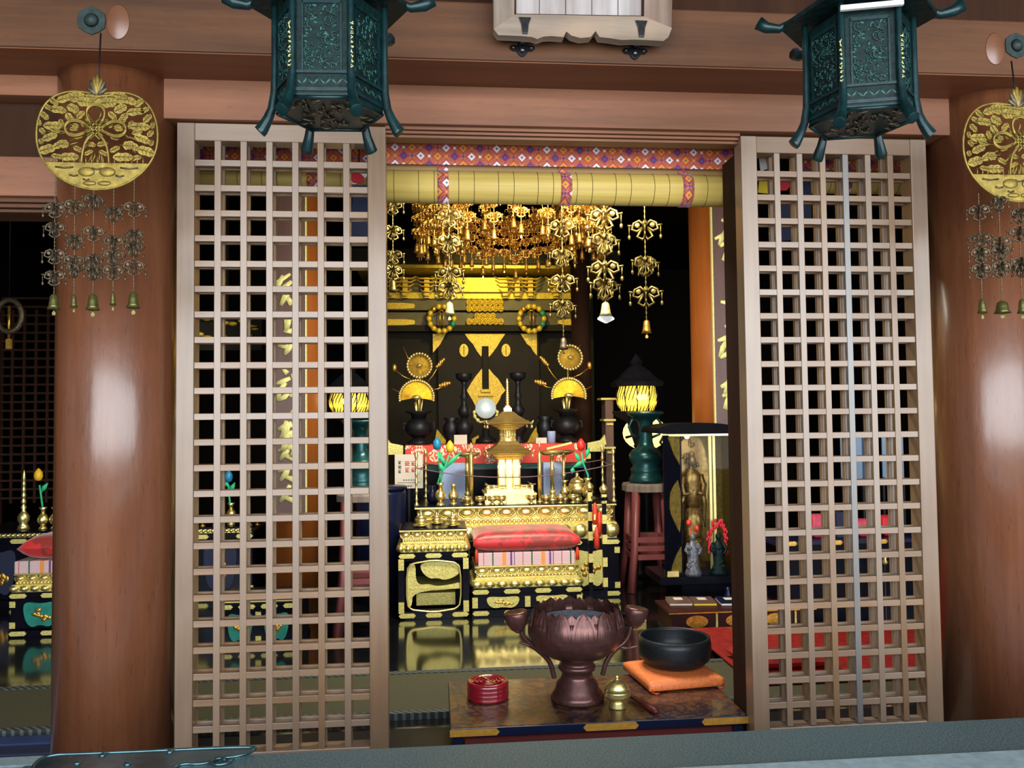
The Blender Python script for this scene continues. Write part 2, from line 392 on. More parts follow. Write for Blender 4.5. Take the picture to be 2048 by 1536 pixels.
# ============================================================ STRUCTURE
ZL = 2.772; SF = -.276                                     # soffit height, beam face
struct('ground', B().b6(-14, 16, -16, -1.9, -1.05, -1.0), 'grout')
struct('floor_veranda', B().b6(-4, 6, -.25, .6, -.08, 0), 'blackmat')
struct('floor', B().b6(-4, 6, .6, 8.2, -.08, 0), 'lacquerfloor')
struct('ceiling', B().b6(-4, 6, .25, 8.2, 3.5, 3.6), 'hallwall')
struct('ceiling_eave', B().b6(-5, 7, -2.4, -.3, 3.45, 3.55), 'beam')
struct('wall_back', B().b6(-4, 6, 8.1, 8.2, 0, 3.5), 'hallwall')
struct('wall_left', B().b6(-4.1, -4, -.2, 8.2, -.1, 3.5), 'hallwall')
struct('wall_right', B().b6(6, 6.1, -.2, 8.2, -.1, 3.5), 'hallwall')
# columns
def column(x, y, rad, z0, z1, m, label):
    b = B().lathe([(rad*1.0, 0), (rad, (z1-z0))], 64)
    o = struct('column', b, m, (x, y, z0), label=label); return o
column(-.395, .06, .218, 0, ZL, 'column', 'round reddish-brown front column behind the left gilt pendant plaque')
column(3.235, .06, .218, 0, ZL, 'column', 'round reddish-brown front column at the right edge of the picture')
for x, l in ((-.30, 'round inner pillar behind the left lattice door'), (3.27, 'round orange-lit inner pillar right of the bronze stand')):
    column(x, 3.62, .215, 0, 3.5, 'pillar', l)
# beam over the bay, soffit, lintel board, grooved head
struct('beam', B().b6(-4, 6, SF, .1, ZL+.0005, 2.992), 'beam', bevel=.006, label='big brown beam across the top, with hexagonal nail covers')
struct('beam_soffit', B().b6(-4, 6, SF+.008, .1, ZL-.004, ZL), 'soffit', label='red-brown underside of the big beam')
struct('beam_upper', B().b6(-4, 6, .02, .2, 2.99, 3.46), 'darkwood', label='dark upper wall board above the beam')
struct('lintel', B().b6(-.3, 3.12, -.03, .10, 2.612, ZL), 'lintel', bevel=.003, label='lighter brown lintel board above the doors')
b = B()
for i, (z0, z1, y) in enumerate(((2.600, 2.612, .0), (2.588, 2.598, .015), (2.576, 2.586, .03))):
    b.b6(.655, 2.126, y, .10, z0, z1)
struct('trim_1', b, 'lintel', label='grooved door head over the middle opening')
# left neighbour bay: boards
LX0 = -4
struct('trim_3', B().b6(LX0, -.55, -.03, .2, 2.69, ZL), 'lintel', bevel=.003, label='lintel board of the bay left of the left column')
struct('trim_4', B().b6(LX0, -.55, .05, .2, 2.44, 2.685), 'darkwood', label='dark board between two lintels at the far left')
struct('trim_5', B().b6(LX0, -.55, -.03, .2, 2.30, 2.452), 'lintel', bevel=.003, label='lower lintel of the bay left of the left column')
b = B()
for z0, z1, y in ((2.284, 2.30, .0), (2.268, 2.282, .02), (2.255, 2.266, .045)): b.b6(LX0, -.55, y, .2, z0, z1)
struct('trim_6', b, 'beam')
# jamb boards of the middle bay (reveal), unlit faces painted as dark wood
struct('trim_7', B().b6(.585, .648, .08, .22, .0, 2.55), 'darkwood', label='dark reveal post behind the left door edge')
struct('trim_8', B().b6(2.134, 2.2, .08, .24, .0, 2.55), 'darkwood', label='dark reveal post behind the right door edge')
# doors: two lattice layers, each bar its own piece
def door(n, xo, dz, label):
    r = thing('door_%d' % n, label, 'door', (xo, 0, 0)); del r['category']; r['kind'] = 'structure'
    sx = [(-.155, -.088), (.584, .656)] if n == 1 else [(-.1555, -.088), (.5895, .660)]
    T = 2.607-dz
    for a, c in sx:
        obj('stile', B().b6(a, c, -.004, .078, .03, T), 'door', r, bevel=.003)
    obj('top_rail', B().b6(sx[0][1], sx[1][0], -.002, .076, 2.537-dz, T), 'doorx', r, bevel=.003)
    obj('bottom_rail', B().b6(sx[0][1], sx[1][0], -.002, .076, .03, .158-dz*.5), 'doorx', r, bevel=.003)
    x0, x1 = sx[0][1], sx[1][0]
    vb = None; hb = None
    for ly, nm, w in ((.0, 'lattice_bar', .0125), (.052, 'rear_lattice_bar', .0125)):
        for i in range(6):
            if vb is None:
                vb = obj(nm, B().b6(-w, w, 0, .024, .158, 2.537-dz), 'door', r, loc=(i*.0999, ly, 0), bevel=.0015)
            else:
                c = inst(vb, r, (i*.0999+random.uniform(-.001, .001), ly, 0)); c.name = nm
                if n == 2 and ly == 0 and i == 3: c.data = c.data.copy(); c.data.materials[0] = MT['doorgrey']
        for j in range(23):
            z = 2.45-dz-j*.1
            if hb is None:
                hb = obj(nm, B().b6(x0, x1, 0, .018, -w, w), 'doorx', r, loc=(0, ly+.003, z), bevel=.0015)
            else:
                c = inst(hb, r, (0, ly+.003, z+random.uniform(-.0006, .0006))); c.name = nm
    return r
door(1, 0, 0, 'left lattice door')
door(2, 2.2838, .0065, 'right lattice door')
struct('sill', B().b6(-.2, 3.05, -.02, .2, .0, .03), 'doorx', bevel=.003, label='wooden threshold under the lattice doors')
struct('trim_2', B().b6(-.5, 3.4, .2, .65, 2.762, 2.85), 'soffit', label='hidden rail the blinds hang from')
struct('trim_8b', B(), 'soffit') if False else None
# tatami strip with braid edges
for nm, (x0, x1, y0, y1) in (('tatami_mat', (-4, 6, .75, 1.33)),):
    t = thing(nm, 'olive tatami matting laid behind the front doors', 'mat', (0, 0, 0))
    obj('matting', B().b6(x0, x1, y0, y1, .0, .028), 'tatami', t)
    obj('edge_braid', B().b6(x0, x1, y1, y1+.05, .0, .032), 'braid', t); obj('edge_braid', B().b6(x0, x1, y0-.04, y0, .0, .032), 'braid', t)
# blue step strips on the floor of the left bay
t = thing('floor_runner', 'blue striped runner on the floor at the lower left edge', 'runner', (-2.0, .42, 0))
for i, m in enumerate(('blue', 'steel', 'navy', 'blue')):
    obj('stripe', B().b6(-1.9, 1.45, -.2+i*.11, -.11+i*.11, .0, .02+.004*i), m, t)
# rear lattice screen seen left of the left column
t = thing('lattice_screen', 'dark lattice screen deep inside the hall at the far left', 'screen', (0, 0, 0))
p0 = at(0, 1000, 5.2); p1 = at(135, 660, 5.2)
obj('screen_frame', B().b6(p0.x-.6, p0.x, 5.16, 5.24, 0, p1.z+.2).b6(p1.x+.9, p1.x+.97, 5.16, 5.24, 0, p1.z+.2), 'darkwood', t)
hb = obj('screen_bar', B().b6(p0.x, p1.x+.9, -.012, .012, -.01, .01), 'darkwood', t, loc=(0, 5.2, .7)); 
for j in range(1, 24): inst(hb, t, (0, 5.2, .7+j*.085))
vbr = obj('screen_bar', B().b6(-.01, .01, -.012, .012, .65, p1.z+.2), 'darkwood', t, loc=(p0.x+.1, 5.2, 0))
for j in range(1, 13): inst(vbr, t, (p0.x+.1+j*.11, 5.2, 0))

# ============================================================ OFFERTORY BOX in front
b = B()
t = thing('offertory_box', 'dark grey-green speckled offertory box along the bottom edge', 'box', (1.6, -1.5, -.5))
def L(x, y, z): return (x-1.6, y+1.5, z+.5)
BX0, BX1 = -.16, 3.6
obj('deck', B().b6(BX0-1.6, BX1-1.6, .12, .34, 1.05, 1.1), 'stonebox', t, bevel=.006)
obj('body', B().b6(BX0-1.6+.02, BX1-1.6-.02, -.4, .32, 0, 1.05), 'blackmat', t)
pa = at(1480, 1536, Z=.6); pb = at(2048, 1505, Z=.6)
yb = (pa.y+pb.y)/2
obj('metal_rim', B().b6(BX0-1.6, BX1-1.6, yb+1.5-.1, yb+1.5+.002, 1.09, 1.108), 'steel', t, 'pale metal rim bar', bevel=.003)
for i in range(26):
    if i == 0: gb = obj('slat', B().b6(-.02, .02, -.4, .02, 1.06, 1.085), 'stonebox', t, loc=(-1.6+.0, 0, 0))
    else: inst(gb, t, (-1.6+i*.13, 0, 0))
# corner fitting, cloud shaped
Zt = .602
cl = [(58, 1545), (80, 1520), (110, 1512), (150, 1511), (300, 1505), (430, 1499), (500, 1497), (514, 1499), (500, 1508), (470, 1517), (440, 1519), (425, 1526), (400, 1532), (370, 1530), (350, 1536), (330, 1560), (100, 1570)]
pl = [(lambda q: (q.x, q.y))(at(u, v, Z=Zt)) for u, v in cl]
pl = smooth_poly(pl, 2)
t2 = thing('corner_fitting', 'blue-grey metal corner plate with cloud-shaped end, lying on the box, lower left', 'fitting', (pl[0][0], pl[0][1], Zt))
loc = [(x-pl[0][0], y-pl[0][1]) for x, y in pl]
obj('plate', B().plan(loc, -.002, .004), 'bluemetal', t2)
obj('rim', B().tube([(x, y, .004) for x, y in loc], .004, 6, closed=True), 'bluemetal', t2)
for u, v in ((205, 1514), (340, 1507), (155, 1530), (255, 1532)):
    q = at(u, v, Z=Zt); obj('rivet', B().ell((q.x-pl[0][0], q.y-pl[0][1], .005), (.009, .009, .005)), 'bluemetal', t2)
for x, l in ((.6, 1),):
    q = at(440, 1526, Z=Zt)
    obj('scroll', B().tube([(q.x-pl[0][0]+.03*math.cos(a)*(.3+a/9), q.y-pl[0][1]+.03*math.sin(a)*(.3+a/9), .006) for a in [i*.5 for i in range(14)]], .004, 5), 'bluemetal', t2)

# ============================================================ NAIL COVERS on the beam
def nail_cover(u, v, label):
    q = at(u, v, SF)
    t = thing('nail_cover', label, 'fitting', (q.x, SF, q.z), group='hexagonal bronze nail covers on the beam')
    r = .052
    pts = []
    for i in range(12):
        a = PI/6*i+PI/6; rr = r*(1.0 if i % 2 == 0 else .93); pts.append((rr*math.cos(a), rr*math.sin(a)))
    obj('plate', B().prism(pts, -.006, 0), 'verdigris', t, bevel=.001)
    obj('boss', B().lathe([(.0, .018), (.012, .016), (.02, .008), (.026, 0)][::-1], 20, M=Matrix.Rotation(PI/2, 4, 'X') @ TR(0, 0, .006)), 'verdigris', t)
    # pale oval highlight beside it is painted by its own disc
    return t
nail_cover(184, 42, 'dark green hexagonal nail cover at the upper left of the beam')
nail_cover(2032, 92, 'dark green hexagonal nail cover cut by the right edge')
MT['plugwood'] = wood('plug_wood', s2l(98, 60, 40), s2l(136, 90, 64), 'x', .4, .5, 10, croug=.35)
def oval_highlight(u, v, label):  # pale disc painting an oval light reflection onto the beam face
    q = at(u, v, SF)
    t = thing('wood_plug', label, 'plug', (q.x, SF, q.z), group='oval wooden plugs in the beam')
    obj('plug', B().lathe([(.045, 0), (.043, .002), (.0, .003)], 28, M=Matrix.Rotation(PI/2, 4, 'X')), 'plugwood', t); t.scale = (.9, 1, 1.45)
oval_highlight(236, 44, 'pale oval plug right of the left nail cover')
oval_highlight(1990, 98, 'pale oval plug left of the right nail cover')

# ============================================================ PLAQUE at top centre
Yp = -.35; c = at(1162, 60, Yp)
t = thing('name_plaque', 'weathered grey wooden name plaque hanging at the top centre', 'plaque', (c.x, Yp, c.z)); k = kk(c)
def px(u, v): q = at(u, v, Yp); return (q.x-c.x, q.z-c.z)
def pq(lst): return [px(u, v) for u, v in lst]
bot = [(988, 70), (995, 78), (1040, 80), (1062, 82), (1072, 86), (1085, 81), (1100, 80), (1124, 82), (1130, 71), (1140, 79), (1158, 84), (1178, 82), (1188, 70), (1196, 82), (1215, 84), (1240, 88), (1262, 87), (1290, 88), (1322, 90), (1332, 82), (1340, 60)]
top = [(1346, -260), (984, -260)]
inner = [(1030, -262), (1024, 36), (1286, 40), (1290, -262)]
# frame: left stile, right stile, lower rail, top rail
obj('frame_stile', B().prism(pq([(984, -260), (986, 66), (1027, 37), (1032, -260)]), -.03, .012), 'grey', t, bevel=.002)
obj('frame_stile', B().prism(pq([(1346, -260), (1339, 64), (1284, 41), (1289, -260)]), -.03, .012), 'grey', t, bevel=.002)
obj('lower_rail', B().prism(pq([(986, 66)]+bot[1:-1]+[(1339, 64), (1284, 41), (1027, 37)]), -.032, .012), 'greyx', t)
obj('top_rail', B().prism(pq([(984, -260), (1032, -255), (1289, -255), (1346, -260), (1346, -290), (984, -290)]), -.032, .012), 'greyx', t)
obj('groove', B().prism(pq([(1026, 34), (1026, 39), (1286, 43), (1286, 38)]), -.026, -.010).prism(pq([(1026, -250), (1026, 38), (1031, 38), (1033, -250)]), -.026, -.01).prism(pq([(1282, -250), (1281, 42), (1286, 42), (1288, -250)]), -.026, -.01), 'darkwood', t)
for i in range(5):
    a = 1026+i*52.2; obj('plank', B().prism(pq([(a+1, -258), (a+.5, 40), (a+51.5, 42), (a+51.2, -258)]), -.012+.002*(i % 2), .01), 'greypale', t, bevel=.001)
def bracket(u, v, label):
    c = at(u, v, SF)
    t = thing('iron_bracket', label, 'bracket', (c.x, SF, c.z), group='forged iron brackets under the plaque')
    k = kk(c)
    tre = []
    for cx, cz, rr in ((-17, 0, 10), (0, -12, 10), (17, 0, 10), (0, 8, 10)):
        pass
    poly = [(-27, 1), (-20, 7), (-12, 5), (-7, 10), (7, 10), (12, 5), (20, 7), (27, 1), (20, -6), (12, -5), (8, -12), (0, -18), (-8, -12), (-12, -5), (-20, -6)]
    obj('trefoil_plate', B().prism([(x*k, z*k) for x, z in smooth_poly(poly, 2)], -.008, 0), 'iron', t)
    obj('stem', B().prism([(-5*k, 5*k), (5*k, 5*k), (7*k, 22*k), (12*k, 36*k), (-12*k, 36*k), (-7*k, 22*k)], -.112, -.104).b6(-5*k, 5*k, -.108, 0, 3*k, 9*k), 'iron', t, bevel=.001)
    obj('boss', B().ell((0, -.012, -4*k), (7*k, .01, 8*k)), 'iron', t)
    obj('boss', B().ell((-18*k, -.008, 1*k), (4*k, .006, 4*k)).ell((18*k, -.008, 1*k), (4*k, .006, 4*k)), 'iron', t)
bracket(1044, 98, 'forged iron trefoil bracket under the left end of the plaque')
bracket(1269, 104, 'forged iron trefoil bracket under the right end of the plaque')

# ============================================================ HANGING LANTERNS
def lantern(u, v, label, strip=False, rz=0):
    c = at(u, v, -.87); c.z = c.z
    t = thing('hanging_lantern', label, 'lantern', (c.x, c.y, c.z), rz, 'green bronze hanging lanterns')
    # origin: centre of floor plate underside ; body up
    Rb = .155; HB = .30
    def hexp(R, a0=0): return [(R*math.cos(PI/3*i+a0), R*math.sin(PI/3*i+a0)) for i in range(6)]
    obj('floor_plate', B().plan(hexp(Rb*1.0), -.004, .006), 'bronze', t)
    # fretted underside
    b = B(); rnd = random.Random(3)
    for i in range(46):
        a = rnd.uniform(0, 2*PI); r = Rb*.8*math.sqrt(rnd.random()); s = rnd.uniform(.008, .018); a2 = rnd.uniform(0, PI)
        x, y = r*math.cos(a), r*math.sin(a)
        b.tube([(x-s*math.cos(a2), y-s*math.sin(a2), -.007), (x+s*.4*math.sin(a2), y, -.01), (x+s*math.cos(a2), y+s*math.sin(a2), -.007)], .0028, 5)
    fo = obj('underside_fretwork', b, 'brassold', t); fo['kind'] = 'stuff'
    rim = B()
    for i in range(6):
        a, d = hexp(Rb*.985)[i], hexp(Rb*.985)[(i+1) % 6]; rim.tube([(a[0], a[1], -.004), (d[0], d[1], -.004)], .006, 6)
    obj('rim', rim, 'bronze', t)
    # panels
    for i in range(6):
        a0 = PI/3*i; a1 = a0+PI/3; A = Vector((Rb*math.cos(a0), Rb*math.sin(a0), 0)); D = Vector((Rb*math.cos(a1), Rb*math.sin(a1), 0))
        w = (D-A).length; ex = (D-A).normalized(); ez = Vector((0, 0, 1)); ey = ez.cross(ex); 
        Mx = Matrix((ex, ey, ez)).transposed().to_4x4(); Mx.translation = (A+D)/2*.985
        pn = obj('panel', B().b6(-w/2, w/2, -.002, .002, .0, HB, M=Mx), 'bronzedark', t)
        bb = B(); rn = random.Random(i+5)
        bb.b6(-w/2, w/2, -.006, .006, .012, .022, M=Mx).b6(-w/2, w/2, -.008, .008, .062, .07, M=Mx).b6(-w*.36, w*.36, -.006, .006, .262, .272, M=Mx)
        bb.b6(-w*.36, -w*.33, -.006, .006, .07, .27, M=Mx).b6(w*.33, w*.36, -.006, .006, .07, .27, M=Mx)
        obj('panel_frame', bb, 'bronze', pn)
        bb = B()
        for q in range(110):
            x = rn.uniform(-w*.31, w*.31); z = rn.uniform(.078, .258); s = rn.uniform(.005, .011); an = rn.uniform(0, PI)
            if q % 3: bb.ell((0, 0, 0), (s, .005, s*.5), 7, 4, M=Mx @ TR(x, 0, z) @ Matrix.Rotation(an, 4, 'Y'))
            else: [bb.tube([Mx @ Vector((x+s*1.6*math.cos(j*.8)*j/5, yy, z+s*1.6*math.sin(j*.8)*j/5)) for j in range(1, 7)], .0018, 4) for yy in (-.004, .004)]
        for q in range(9):
            x = -w*.42+q*w*.105; bb.ell((0, 0, 0), (.006, .004, .014), 6, 4, M=Mx @ TR(x, 0, .042) @ Matrix.Rotation((q % 2-.5)*1.4, 4, 'Y'))
        fo = obj('fretwork', bb, 'bronze_fret', pn); fo['kind'] = 'stuff'
    # posts with flared feet
    for i in range(6):
        a = PI/3*i; ca, sa = math.cos(a), math.sin(a)
        prof = [(Rb+.006, HB+.02, .010), (Rb+.006, .16, .010), (Rb+.007, .06, .0115), (Rb+.014, .01, .013), (Rb+.026, -.02, .015), (Rb+.044, -.052, .019), (Rb+.05, -.058, .0195)]
        f = obj('post', B().tube([(r*ca, r*sa, z) for r, z, w in prof], [w for r, z, w in prof], 10), 'bronze', t, bevel=.0008)
    # gold glyph marks on the two front posts
    for i in (4, 5):
        a = PI/3*i; b = B(); rn = random.Random(i)
        for q in range(10):
            z = .20-q*.0135; r = Rb+.0175; x0, y0 = r*math.cos(a), r*math.sin(a)
            y0 = -abs(y0)
            for s in range(3):
                dx = rn.uniform(-.0035, .0035); dz = rn.uniform(-.004, .003); l = rn.uniform(.002, .0042); an = rn.choice((0, 0, PI/2, .7, -.7))
                b.box((0, 0, 0), (l*2, .002, .0013), M=TR(x0+dx*.6, y0-.001, z+dz) @ Matrix.Rotation(an, 4, 'Y'))
        obj('gilt_inscription', b, 'goldtext', t, 'gold lettering down the post')
    # roof
    b = B(); Re = .235; zt = HB+.015
    pr = [(Rb*.9, -.0), (Re, .0), (Re, .016), (Re*.62, .06), (Re*.3, .12), (.03, .17)]
    b.lathe(pr, 6, (0, 0, zt), smooth=False)
    obj('roof', b, 'bronzedark', t, bevel=.002)
    for i in range(6):
        a = PI/3*i; ca, sa = math.cos(a), math.sin(a)
        pts = [(.03, .16), (Re*.5, .075), (Re*.88, .02), (Re*1.02, .005), (Re*1.18, .012), (Re*1.29, .03)]
        obj('roof_horn', B().tube([(r*ca, r*sa, zt+z) for r, z in pts], [.009, .01, .012, .014, .018, .022], 8, flat=1.), 'bronze', t)
    obj('finial', B().lathe([(.03, 0), (.036, .015), (.02, .03), (.012, .05), (0, .07)], 14, (0, 0, zt+.165)).tube([(0, 0, zt+.22), (0, 0, 3.45-c.z)], .006, 6), 'bronzedark', t)
    if strip:
        # flat white batten on the front eave
        obj('white_batten', B().b6(-.088, .088, -.172, -.16, .283, .297), 'white', t, 'white strip across the top of the front panel')
    return t
lantern(660, 226, 'green bronze hexagonal hanging lantern left of the plaque', False, -.04)
lantern(1722, 244, 'green bronze hexagonal hanging lantern at the right, with a white strip across its front', True, -.27)

# ============================================================ GILT PENDANT PLATES on the columns
def pendant(u, v, label):
    Y = -.42; c = at(u, v, Y); k = kk(c)
    t = thing('openwork_pendant', label, 'ornament', tuple(c), group='pierced gilt pendant plates')
    half = [(0, 74), (18, 77), (40, 80), (66, 77), (88, 66), (105, 46), (114, 20), (117, -8), (114, -36), (103, -62), (84, -86), (58, -105), (28, -116), (0, -119)]
    out = half+[(-x, z) for x, z in half[1:-1]][::-1]
    out = [(x*k, z*k) for x, z in smooth_poly(out, 2)]
    obj('rim', B().tube([(x, 0, z) for x, z in out], 2.3*k, 8, closed=True), 'brass', t)
    # lower solid water panel
    low = [(x, z) for x, z in out if z < -62*k]; low.sort(key=lambda p: math.atan2(p[1]+20*k, p[0]))
    obj('water_panel', B().prism(low, -.002, .002), 'brass', t)
    for x, z, l in ((-62, -76, 34), (62, -76, 34), (0, -78, 20), (-44, -92, 16), (44, -92, 16), (-20, -100, 12)):
        obj('ripple', B().tube([(x*k-l*k/2, -.003, (z+2)*k), (x*k, -.003, z*k), (x*k+l*k/2, -.003, (z+2)*k)], 2*k, 5), 'brassold', t)
    for s in (-1, 1): obj('turtle', B().ell((s*20*k, -.003, -83*k), (16*k, .006, 10*k)).ell((s*14*k, -.003, -106*k), (13*k, .005, 5*k)), 'brassold' if s > 9 else 'brass', t)
    # leaves
    lv = [(-74, 40, 20, 9, .15), (-84, 8, 22, 10, 0), (-98, 26, 12, 7, .8), (-60, 62, 20, 9, -.3), (-38, 66, 20, 12, -.2), (-52, 24, 14, 8, 1.0), (-46, 44, 15, 10, .5), (-88, -16, 18, 9, -.4), (-70, -30, 16, 8, -.6), (-94, -40, 20, 11, -.3), (-52, -54, 22, 10, 0), (-60, -30, 10, 10, 0), (-30, 30, 12, 7, -.8), (-103, -4, 9, 6, .9), (-82, 56, 12, 7, .7), (-36, -38, 12, 6, .5), (-22, 56, 18, 12, .1), (-40, 8, 8, 5, .4), (-74, -54, 14, 6, .2), (-106, -24, 7, 6, 1.2), (-66, 12, 10, 6, 1.2)]
    lv += [(-14, 20, 9, 5, .3), (-26, 12, 8, 5, 1.1), (-44, 2, 9, 5, 0), (-12, -28, 12, 6, .2), (-14, -46, 11, 5, -.5), (-34, -14, 10, 5, -.3), (-92, 44, 10, 6, .5), (-46, 70, 16, 8, -.2), (-108, 12, 8, 5, 1.3), (-78, -2, 12, 6, .3), (-12, 66, 14, 7, 0)]
    for li, (x, z, rx, rz, a) in enumerate(lv):
        for s in (-1, 1):
            Ml = TR(s*x*k, -.001-.0011*((li*7+(s > 0)*3) % 9), z*k) @ Matrix.Rotation(s*a, 4, 'Y')
            rx *= .95; rz *= .95
            pl_ = smooth_poly([(-rx, 0), (-rx*.55, rz*.95), (-rx*.1, rz*.8), (rx*.3, rz*1.0), (rx*.7, rz*.6), (rx, 0), (rx*.6, -rz*.9), (rx*.15, -rz*.75), (-rx*.4, -rz), (-rx*.8, -rz*.5)], 1)
            e = B().prism([(p*k, q_*k) for p, q_ in pl_], -.003, .001, M=Ml)
            e.tube([Ml @ Vector((-rx*.8*k, -.0035, 0)), Ml @ Vector((0, -.0045, 1*k)), Ml @ Vector((rx*.85*k, -.0035, 0))], 1.1*k, 4)
            for f_ in (-.4, 0, .4): e.tube([Ml @ Vector((f_*rx*k, -.0035, 0)), Ml @ Vector(((f_+.22)*rx*k, -.0035, rz*.6*k))], .8*k, 4).tube([Ml @ Vector((f_*rx*k, -.0035, 0)), Ml @ Vector(((f_+.22)*rx*k, -.0035, -rz*.6*k))], .8*k, 4)
            obj('leaf', e, 'brass', t)
    b = B(); rn = random.Random(2)
    for i in range(26):
        a = rn.uniform(0, 2*PI); r1 = rn.uniform(30, 60); x0, z0 = r1*math.cos(a), r1*.8*math.sin(a); x1, z1 = x0*1.75, z0*1.6
        z1 = max(z1, -64)
        b.tube([(x0*k, .001, z0*k), ((x0+x1)/2*k+3*k, .001, (z0+z1)/2*k+4*k), (x1*k, .001, z1*k)], 1.5*k, 4)
    for i in range(17): b.tube([((-88+i*11)*k, .001, -52*k), ((-88+i*11)*k, .001, -66*k)], 1.6*k, 4)
    so = obj('stems', b, 'brass', t); so['kind'] = 'stuff'
    # top: cross bar of petals
    obj('crest', B().prism([(x*k, z*k) for x, z in smooth_poly([(-30, 74), (-14, 52), (0, 44), (14, 52), (30, 74), (0, 72)], 2)], -.004, .003), 'brass', t)
    for an, l in ((-.9, 26), (-.45, 34), (0, 42), (.45, 34), (.9, 26), (-.2, 38), (.25, 36)):
        obj('crown_blade', B().ell((0, 0, l*k/2), (5.5*k, .006, l*k/2), 8, 6, M=TR(0, -.004, 72*k) @ Matrix.Rotation(an, 4, 'Y')), 'brassold' if abs(an) > .3 else 'brass', t)
    # knot: cord loops
    loops = [[(-6, -2), (-30, 18), (-52, 16), (-60, 2), (-52, -12), (-34, -14), (-4, 2)], [(6, -2), (30, 18), (52, 16), (60, 2), (52, -12), (34, -14), (4, 2)], [(-6, 4), (-18, 26), (-16, 44), (0, 52), (16, 44), (18, 26), (6, 4)], [(-4, -6), (-20, -26), (-25, -50), (-26, -66)], [(4, -6), (20, -26), (25, -50), (26, -66)]]
    for lp in loops:
        for off in (-1.6, 1.6):
            q = [(x, z+off) for x, z in lp]; q = smooth_poly(q, 2, False)
            obj('cord', B().tube([(x*k, -.007, z*k) for x, z in q], 1.9*k, 6), 'brass', t, loc=(0, -.010, 0))
    b = B()
    for i in (-1, 0, 1):
        for (dx, dz) in ((1, 1), (1, -1)):
            cx, cz = -dz*i*6, dx*i*6
            b.tube([((cx-dx*15)*k, -.021, (cz-dz*15)*k), ((cx+dx*15)*k, -.021, (cz+dz*15)*k)], 2.2*k, 5)
    obj('knot', b, 'brass', t)
    obj('hanger', B().tube([(0, 0, 80*k), (0, .02, ZL-c.z)], .003, 5), 'blackmat', t)
    return t
pendant(195, 262, 'pierced gilt pendant plate with a tied knot on the left column')
pendant(2036, 286, 'pierced gilt pendant plate with a tied knot cut by the right edge')

# ============================================================ CHAIN STRANDS with pierced plates and bells
def flower_plate(w, h, y, seed, thick=1.):
    """bow-like pierced plate hung on a chain, drops at both ends"""
    b = B(); r = w*.045*thick
    for s in (-1, 1):
        b.tube([(0, y, 0), (s*w*.18, y, h*.22), (s*w*.36, y, h*.12), (s*w*.42, y, -h*.12), (s*w*.25, y, -h*.2), (s*w*.08, y, -h*.05)], r, 5)
        b.tube([(s*w*.1, y, -h*.1), (s*w*.25, y, -h*.4), (s*w*.08, y, -h*.52), (0, y, -h*.38)], r, 5)
        b.tube([(s*w*.4, y, h*.02), (s*w*.55, y, h*.04)], r*.8, 5)
        b.tube([(s*w*.5, y, h*.02), (s*w*.5, y, -h*.35)], r*.45, 4)
        b.ell((s*w*.5, y, -h*.42), (w*.055, w*.03, h*.1), 6, 4)
        b.ell((s*w*.24, y, h*.04), (w*.10, w*.02, h*.11), 8, 4)
    b.ell((0, y, h*.1), (w*.09, w*.035, h*.16), 8, 5)
    return b
def bell_prof(w, h):
    b = B(); b.lathe([(0, 0), (w*.16, -h*.03), (w*.27, -h*.14), (w*.32, -h*.45), (w*.36, -h*.75), (w*.48, -h), (w*.44, -h*.98), (w*.3, -h*.7), (0, -h*.2)], 12)
    b.lathe([(w*.05, h*.12), (w*.05, 0)], 6)
    b.tube([(0, 0, -h*.6), (0, 0, -h*1.12)], w*.03, 4).prism([(x*w, z*w) for x, z in [(-.14, -1.25*h/w), (0, -1.08*h/w), (.14, -1.25*h/w), (.1, -1.4*h/w), (-.1, -1.4*h/w)]], -w*.01, w*.01)
    return b
def chain(z0, z1, r, link=.03):
    b = B(); n = max(2, int(abs(z0-z1)/link))
    pts = [(0, 0, z0+(z1-z0)*i/(n*2)) for i in range(n*2+1)]
    return b.tube(pts, [r*(1 if i % 2 else .35) for i in range(n*2+1)], 5)
rn_ = random.Random(11)
def strand(name, label, loc, ztop, plates, w, h, zbell, bw, bh, m, group, mb=None, rz=0):
    """plates: list of heights below the origin; origin at loc"""
    t = thing(name, label, 'ornament', loc, rz, group)
    obj('chain', chain(ztop, zbell, w*.035, w*.16), m, t)
    pm = None
    for i, z in enumerate(plates):
        jz = rn_.uniform(-.026, .026) if name == 'chain_pendant' else 0; z += jz; ja = rn_.uniform(-.9, .9) if name == 'chain_pendant' else (.35 if i % 2 else -.25)
        if pm is None: pm = obj('plate', flower_plate(w, h, 0, 0), m, t, loc=(0, 0, z), rz=ja)
        else: inst(pm, t, (0, 0, z), rz=ja)
        if i == 0: cx = obj('cross_plate', flower_plate(w*.8, h*.9, 0, 1), m, t, loc=(0, 0, z), rz=PI/2+ja)
        else: inst(cx, t, (0, 0, z), rz=PI/2+ja)
    obj('bell', bell_prof(bw, bh), mb or m, t, loc=(0, 0, zbell))
    return t
def col_strands(us, vtop, vb, Y, names, grp):
    for (u, bw, bh, dy, vv, vtop), lab in zip(us, names):
        q = at(u, vb, Y+dy); k = kk(q)
        qt = at(u, vtop, Y+dy)
        H = qt.z-q.z; H2 = at(u, 385, Y).z-q.z
        pls = [H2*f for f in (.86, .60, .40, .24)]
        w = 44*k
        strand('chain_pendant', lab, tuple(q), H, pls, w, 40*k, 2*k+vv*k, bw*1.02*k, bh*.95*k, 'brassold', grp, 'verdigold')
MT['verdigold'] = mat('tarnished_bell', s2l(92, 88, 44), .36, .6, .35, 50, .2)
